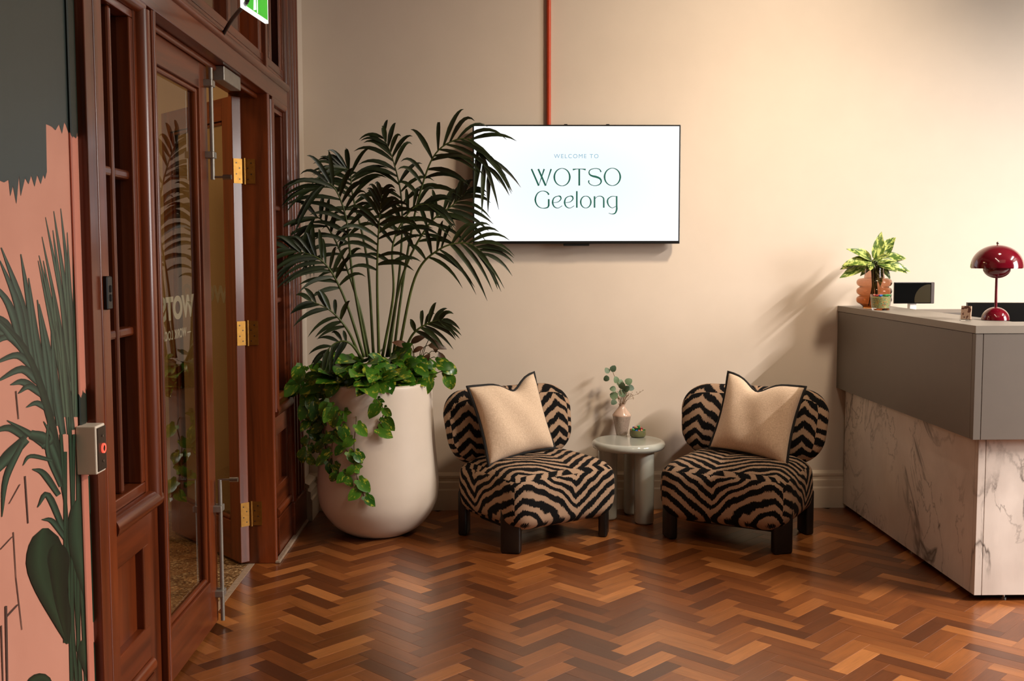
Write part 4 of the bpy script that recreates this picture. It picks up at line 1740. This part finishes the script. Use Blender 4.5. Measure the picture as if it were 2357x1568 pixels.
for k in range(16):
    a = k * 2.4
    r = .034 * math.sqrt((k % 11) / 11)
    z = .034 + (.012 if k >= 11 else 0) + .012 * (1 - r / .034)
    o = place('sweet', swm[k % 7], None, None, label='%s wrapped sweet in the bowl on the side table' % cn[k % 7], cat='sweet', group='wrapped sweets, %s' % cn[k % 7])
    o.location = BC + Vector((r * math.cos(a), r * math.sin(a), z))
    o.rotation_euler = (rng.uniform(-.6, .6), rng.uniform(-.6, .6), rng.uniform(0, 3))

# ------------------------------------------------------------------ reception desk
DX, DYF = 2.085, 4.405      # marble corner
OX, OY = 2.040, 4.335       # upper box corner
DT = 1.20
dk = thing('reception_desk', (OX, OY, 0), 0, 'grey and white marble reception desk with overhanging upper panels', 'reception desk')
XR = 4.2
ZB = .715
put('marble_side_panel', box(BM(), DX, DYF + .002, .028, DX + .03, WY - .035, ZB + .02), M['marble'], dk)
put('marble_edge_panel', box(BM(), DX, DYF - .03, .028, DX + .031, DYF, ZB + .02, .0008), M['marble'], dk)
put('marble_front_panel', box(BM(), DX + .0335, DYF - .03, .028, XR, DYF, ZB + .02, .0008), M['marble'], dk)
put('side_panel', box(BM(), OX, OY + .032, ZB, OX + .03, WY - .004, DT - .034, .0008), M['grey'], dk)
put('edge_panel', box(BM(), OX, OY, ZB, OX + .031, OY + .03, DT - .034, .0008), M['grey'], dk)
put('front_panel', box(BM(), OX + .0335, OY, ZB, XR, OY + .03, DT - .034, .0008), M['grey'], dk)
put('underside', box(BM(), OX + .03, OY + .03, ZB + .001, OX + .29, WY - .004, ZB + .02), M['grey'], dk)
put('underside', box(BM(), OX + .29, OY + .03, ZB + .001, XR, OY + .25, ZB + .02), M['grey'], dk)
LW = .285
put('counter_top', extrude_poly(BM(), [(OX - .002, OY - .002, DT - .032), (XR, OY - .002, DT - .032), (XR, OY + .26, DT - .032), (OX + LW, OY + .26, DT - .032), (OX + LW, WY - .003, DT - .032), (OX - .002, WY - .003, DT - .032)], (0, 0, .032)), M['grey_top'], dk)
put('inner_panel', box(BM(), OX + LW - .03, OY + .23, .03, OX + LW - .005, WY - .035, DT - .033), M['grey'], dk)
put('inner_panel', box(BM(), OX + LW - .005, OY + .23, .03, XR, OY + .255, DT - .033), M['grey'], dk)
put('kick_board', box(BM(), DX + .05, DYF + .06, 0, DX + .07, WY - .035, .028), M['gap'], dk)
put('kick_board', box(BM(), DX + .05, DYF + .06, 0, XR, DYF + .08, .028), M['gap'], dk)
for x, y in ((DX + .15, DYF + .0), (DX + .03, 5.1), (DX + .03, 5.8), (3.4, DYF)):
    b = cyl(BM(), (x, y + .012, 0), (x, y + .012, .006), .013, seg=14)
    cyl(b, (x, y + .012, .005), (x, y + .012, .03), .006, seg=10)
    put('foot', b, M['steel'], dk)
bc = thing('back_counter', (3.2, 5.8, 0), 0, 'low grey worktop against the wall behind the reception desk', 'counter')
put('worktop', box(BM(), OX + LW + .002, 5.72, 1.15, XR, WY - .003, 1.178, .001), M['grey'], bc)
put('cabinet', box(BM(), OX + LW + .01, 5.75, 0, XR, WY - .035, 1.15), M['grey'], bc)

# lamp
LC = onZ(2291, 737, DT)
lp_ = thing('table_lamp', LC, 0, 'burgundy red mushroom table lamp on the reception desk', 'lamp')
S = .98
arc = lambda r0, r1, z0, h, n=12: [(r0 + (r1 - r0) * 0 + r0 * 0 + r0 * math.cos(a) * 1, z0 + h * math.sin(a)) for a in [k / n * PI / 2 for k in range(n + 1)]]
put('base', lathe(BM(), [(0, 0), (.057, 0)] + [(.0605 * math.cos(k / 14 * PI / 2), .002 + .058 * math.sin(k / 14 * PI / 2)) for k in range(15)], LC, 48), M['lamp_red'], lp_, smooth=True, angle=50)
put('stem', cyl(BM(), LC + Vector((0, 0, .055)), LC + Vector((0, 0, .245)), .0062, seg=20), M['lamp_red'], lp_, smooth=True, angle=50)
zb_ = .237
put('reflector', lathe(BM(), [(.006, zb_ - .045)] + [(.0595 * math.sin(k / 12 * PI / 2), zb_ - .046 * math.cos(k / 12 * PI / 2)) for k in range(1, 13)] + [(.0595, zb_ + .004), (.056, zb_ + .004), (.05, zb_ - .02), (0, zb_ - .03)], LC, 48), M['lamp_red'], lp_, smooth=True, angle=50)
sh = [(.113 * math.cos(k / 16 * PI / 2), zb_ + .002 + .104 * math.sin(k / 16 * PI / 2) ** .92) for k in range(17)]
put('shade', lathe(BM(), sh + [(r * .975, z - .003) for r, z in sh[::-1]], LC, 64), M['lamp_red'], lp_, smooth=True, angle=70)
b = ball(BM(), LC + Vector((0, 0, zb_ + .114)), .0065, 14, 10)
cyl(b, LC + Vector((0, 0, zb_ + .10)), LC + Vector((0, 0, zb_ + .112)), .004, seg=10)
put('finial', b, M['steel'], lp_, smooth=True)

# card holder
CC = onZ(2222, 738, DT)
ch = thing('card_holder', CC, math.radians(-38), 'small acrylic holder of business cards on the desk edge', 'card holder')
R = Matrix.Rotation(math.radians(-12), 4, 'X')
b = box(BM(), -.024, -.004, 0, .024, .026, .004)
box(b, -.024, -.006, .003, .024, -.003, .022)
put('holder', b, M['clear'], ch, world=False)
cardm = NT('printed_card')
spc = cardm.n('ShaderNodeSeparateXYZ')
cardm.l(cardm.coord(), spc.inputs[0])
blk = cardm.noise(cardm.coord(), 60, 1)
cardm.l(cardm.mix(cardm.math('GREATER_THAN', blk, .53), lin((190, 160, 138)), lin((96, 58, 46))), cardm.b.inputs['Base Color'])
b = box(BM(), -.021, 0, 0, .021, .014, .062)
bmesh.ops.rotate(b, verts=b.verts, matrix=Matrix.Rotation(math.radians(-10), 3, 'X'))
bmesh.ops.translate(b, verts=b.verts, vec=(0, .0, .005))
put('cards', b, cardm.m, ch, world=False)

# amber bubble vase and variegated plant
AC = Vector((2.165, 5.80, DT))
q = onZ(2011, 706, DT)
AC.x = q.x * AC.y / q.y
av = thing('bubble_vase', AC, 0, 'amber glass vase with three stacked bubble rings on the desk', 'vase')
pr = [(0, .002), (.058, .0), (.060, .012)]
for zc in (.048, .096, .144):
    pr += [(.070 + .026 * math.sin(a), zc - .024 * math.cos(a)) for a in [k / 10 * PI for k in range(1, 10)]]
pr += [(.056, .170), (.053, .19), (.052, .225)]
inn = [(max(0, r - .004), z) for r, z in pr[1:]][::-1]
inn = [(r, max(z, .006)) for r, z in inn]
put('body', lathe(BM(), pr + inn + [(0, .006)], AC, 56), M['amber'], av, smooth=True, angle=60)
ag = thing('variegated_plant', AC + Vector((0, 0, .02)), 0, 'leafy plant with variegated green leaves in the amber vase', 'plant')
lance = lambda t: (math.sin(PI * min(1, t ** .72)) ** .85) * (1 - .25 * t) if t < 1 else 0
AM = [leafmesh('blade', .2, .088, lance, 10, b_, .28, w_, M['agla']) for b_, w_ in ((.3, .02), (.55, -.02), (.15, .015))]
stb = BM()
AG = [(1962, 580, -.9, -.15, .75, .1), (1958, 598, -.95, -.25, .6, .0), (1975, 605, -.9, -.35, .85, -.1), (1990, 575, -.55, .35, .85, -.2), (1997, 582, -.75, .1, .9, -.3), (2003, 578, .2, .9, .85, .0), (2010, 575, .62, .75, 1.0, .1),
      (2018, 585, .8, .35, .95, -.2), (2030, 578, .95, .12, .95, .1), (2022, 592, .95, -.12, .95, -.35), (2010, 590, .85, -.05, .9, -.5), (2025, 598, .95, -.25, .75, .15), (2040, 600, .7, -.8, .55, -.2), (2030, 610, .35, -.9, .62, -.3),
      (2000, 590, -.3, -.25, .6, -.9), (1995, 600, -.7, -.6, .5, .3), (2012, 582, .1, .5, .7, -.8)]
for i, (px, py, dx, dz, s, dyy) in enumerate(AG):
    p = onY(px, py, AC.y - .03 * rng.random())
    hub = AC + Vector((rng.uniform(-.02, .02), rng.uniform(-.02, .02), .235))
    st_ = hub + (p - hub) * .35
    put_leaf('leaf', AM[i % 3], ag, st_, Vector((dx, dyy, dz)), Vector((-.15 * dx, -.85, .75)), s)
    tube(stb, cat([AC + Vector((rng.uniform(-.03, .03), rng.uniform(-.03, .03), .012)), hub, st_], 8), .0035, 6)
put('stem', stb, M['palm_stem'], ag, smooth=True)

# glass jar of sprinkles
JC = Vector((2.2, 5.60, DT))
q = onZ(2027, 708, DT)
JC.x = q.x * JC.y / q.y
jr = thing('sprinkle_jar', JC, 0, 'tapered glass jar filled with multicoloured sprinkles', 'jar')
put('glass', lathe(BM(), [(0, 0), (.044, 0), (.047, .006), (.056, .085), (.054, .085), (.045, .012), (0, .010)], JC, 40), M['clear'], jr, smooth=True, angle=50)
smt = NT('sprinkles')
vv = smt.n('ShaderNodeTexVoronoi')
vv.inputs['Scale'].default_value = 260
smt.l(smt.coord(), vv.inputs['Vector'])
ss = smt.n('ShaderNodeSeparateColor')
smt.l(vv.outputs['Color'], ss.inputs[0])
smt.l(smt.ramp(ss.outputs[0], [(0, lin((206, 196, 120))), (.4, lin((150, 176, 120))), (.62, lin((104, 170, 130))), (.8, lin((222, 160, 80))), (.92, lin((196, 90, 60)))], 'CONSTANT'), smt.b.inputs['Base Color'])
put('sprinkles', lathe(BM(), [(0, .0125), (.0435, .0125), (.0515, .070), (.03, .074), (0, .074)], JC, 32), smt.m, jr, kind='stuff')
for i, (dx, dy, mi) in enumerate(((-.03, -.02, 6), (-.012, -.03, 0), (.012, -.025, 1), (.032, -.01, 4), (0, .01, 2), (-.03, .015, 5))):
    o = place('sweet', swm[mi], None, None, label='%s wrapped sweet on top of the sprinkle jar' % cn[mi], cat='sweet', group='sweets on the sprinkle jar')
    o.location = JC + Vector((dx, dy, .080))
    o.rotation_euler = (0, 0, i * .9)

# small screen on a stand
TS = thing('check_in_tablet', (2.40, 5.90, 1.178), 0, 'small black tablet screen on a white stand behind the vase', 'tablet')
a_, b_ = onY(2059, 650, 5.88), onY(2150, 699, 5.88)
b = box(BM(), a_.x, 5.88, b_.z, b_.x, 5.895, a_.z, .003, 2)
put('case', b, M['black'], TS)
put('side_bezel', box(BM(), b_.x - .020, 5.877, b_.z + .002, b_.x - .001, 5.881, a_.z - .002, .001), plain('grey_bezel', (84, 74, 72), .4), TS)
sm_ = NT('dark_screen')
sm_.b.inputs['Base Color'].default_value = lin((9, 9, 9))
sm_.set(Roughness=.15)
sc_ = put('screen', box(BM(), a_.x + .004, 5.878, b_.z + .004, b_.x - .022, 5.8805, a_.z - .004), sm_.m, TS)
gm = plain('screen_olive', (46, 36, 10), .3, var=.02, emit=.06)
bm = BM()
cxs, czs, rr_ = b_.x - .028, b_.z + .022, .088
pts = []
for k in range(25):
    t = PI / 2 + (PI / 2 + .25) * k / 24
    x = cxs + rr_ * math.cos(t) * .98
    z = czs + rr_ * math.sin(t)
    pts.append((max(x, a_.x + .005), 5.8775, max(min(z, a_.z - .006), b_.z + .006)))
pts.append((cxs + .005, 5.8775, b_.z + .006))
pts.append((cxs + .005, 5.8775, a_.z - .014))
bm.faces.new([bm.verts.new(p) for p in pts])
put('screen_graphic', bm, gm, sc_)
b = box(BM(), 2.385, 5.89, 1.178, 2.425, 5.925, b_.z + .03, .003)
box(b, 2.36, 5.87, 1.178, 2.45, 5.95, 1.184, .002)
put('stand', b, plain('white_stand', (225, 220, 214), .4), TS)

# monitor seen from behind, deeper in the desk
a_ = onY(2228, 697, 5.15)
mo = thing('computer_monitor', (2.7, 5.15, .75), 0, 'black computer monitor back rising above the reception counter', 'monitor')
b = extrude_poly(BM(), [(a_.x, 5.15, .93), (a_.x + .54, 5.02, .93), (a_.x + .54, 5.02, a_.z + .003), (a_.x, 5.15, a_.z)], (.01, .04, 0))
put('back_shell', b, M['black'], mo)
put('stand', box(BM(), a_.x + .22, 5.10, .74, a_.x + .32, 5.16, 1.0, .004), M['black'], mo)
dw = thing('inner_desk', (2.9, 5.0, 0), 0, 'grey worktop inside the reception desk under the monitor', 'desk')
put('worktop', box(BM(), OX + LW + .0, 4.60, .71, 3.9, 5.55, .74, .001), M['grey'], dw)
put('pedestal', box(BM(), OX + LW + .01, 4.65, 0, 2.75, 5.5, .71), M['grey'], dw)

# linear ceiling lamps (out of frame, reflected in the lamp and the table edge)
for x, y0, y1, z in ((4.9, 2.1, 3.8, 3.84), (1.3, 1.4, 3.4, 3.32)):
    t = thing('linear_lamp', (x, (y0 + y1) / 2, z), 0, 'linear ceiling lamp %s' % ('above the reception desk' if x > 3 else 'in the middle of the room'), 'ceiling light')
    put('body', box(BM(), x - .04, y0, z, x + .04, y1, z + .06, .002), M['black'], t)
    put('diffuser', box(BM(), x - .03, y0 + .02, z - .006, x + .03, y1 - .02, z), M['lens'], t)
    b = BM()
    for y in (y0 + .3, y1 - .3):
        cyl(b, (x, y, z + .05), (x, y, CZ), .003, seg=6)
    put('suspension', b, M['steel'], t)

sp0, aim = Vector((2.3, 4.0, 3.95)), Vector((1.15 - 2.3, 6.09 - 4.0, 1.75 - 3.95)).normalized()
t = thing('track_spotlight', (2.3, 4.0, CZ), 0, 'black track spotlight aimed at the wall around the screen', 'spotlight')
b = BM()
cyl(b, sp0 - aim * .20, sp0 - aim * .015, .075, .09, 20, caps=False)
put('barrel', b, M['black'], t, smooth=True)
put('stem', cyl(BM(), sp0 - aim * .12, Vector((2.3, 4.0, CZ)) + Vector((.0, -.04, 0)), .01, seg=8), M['black'], t)
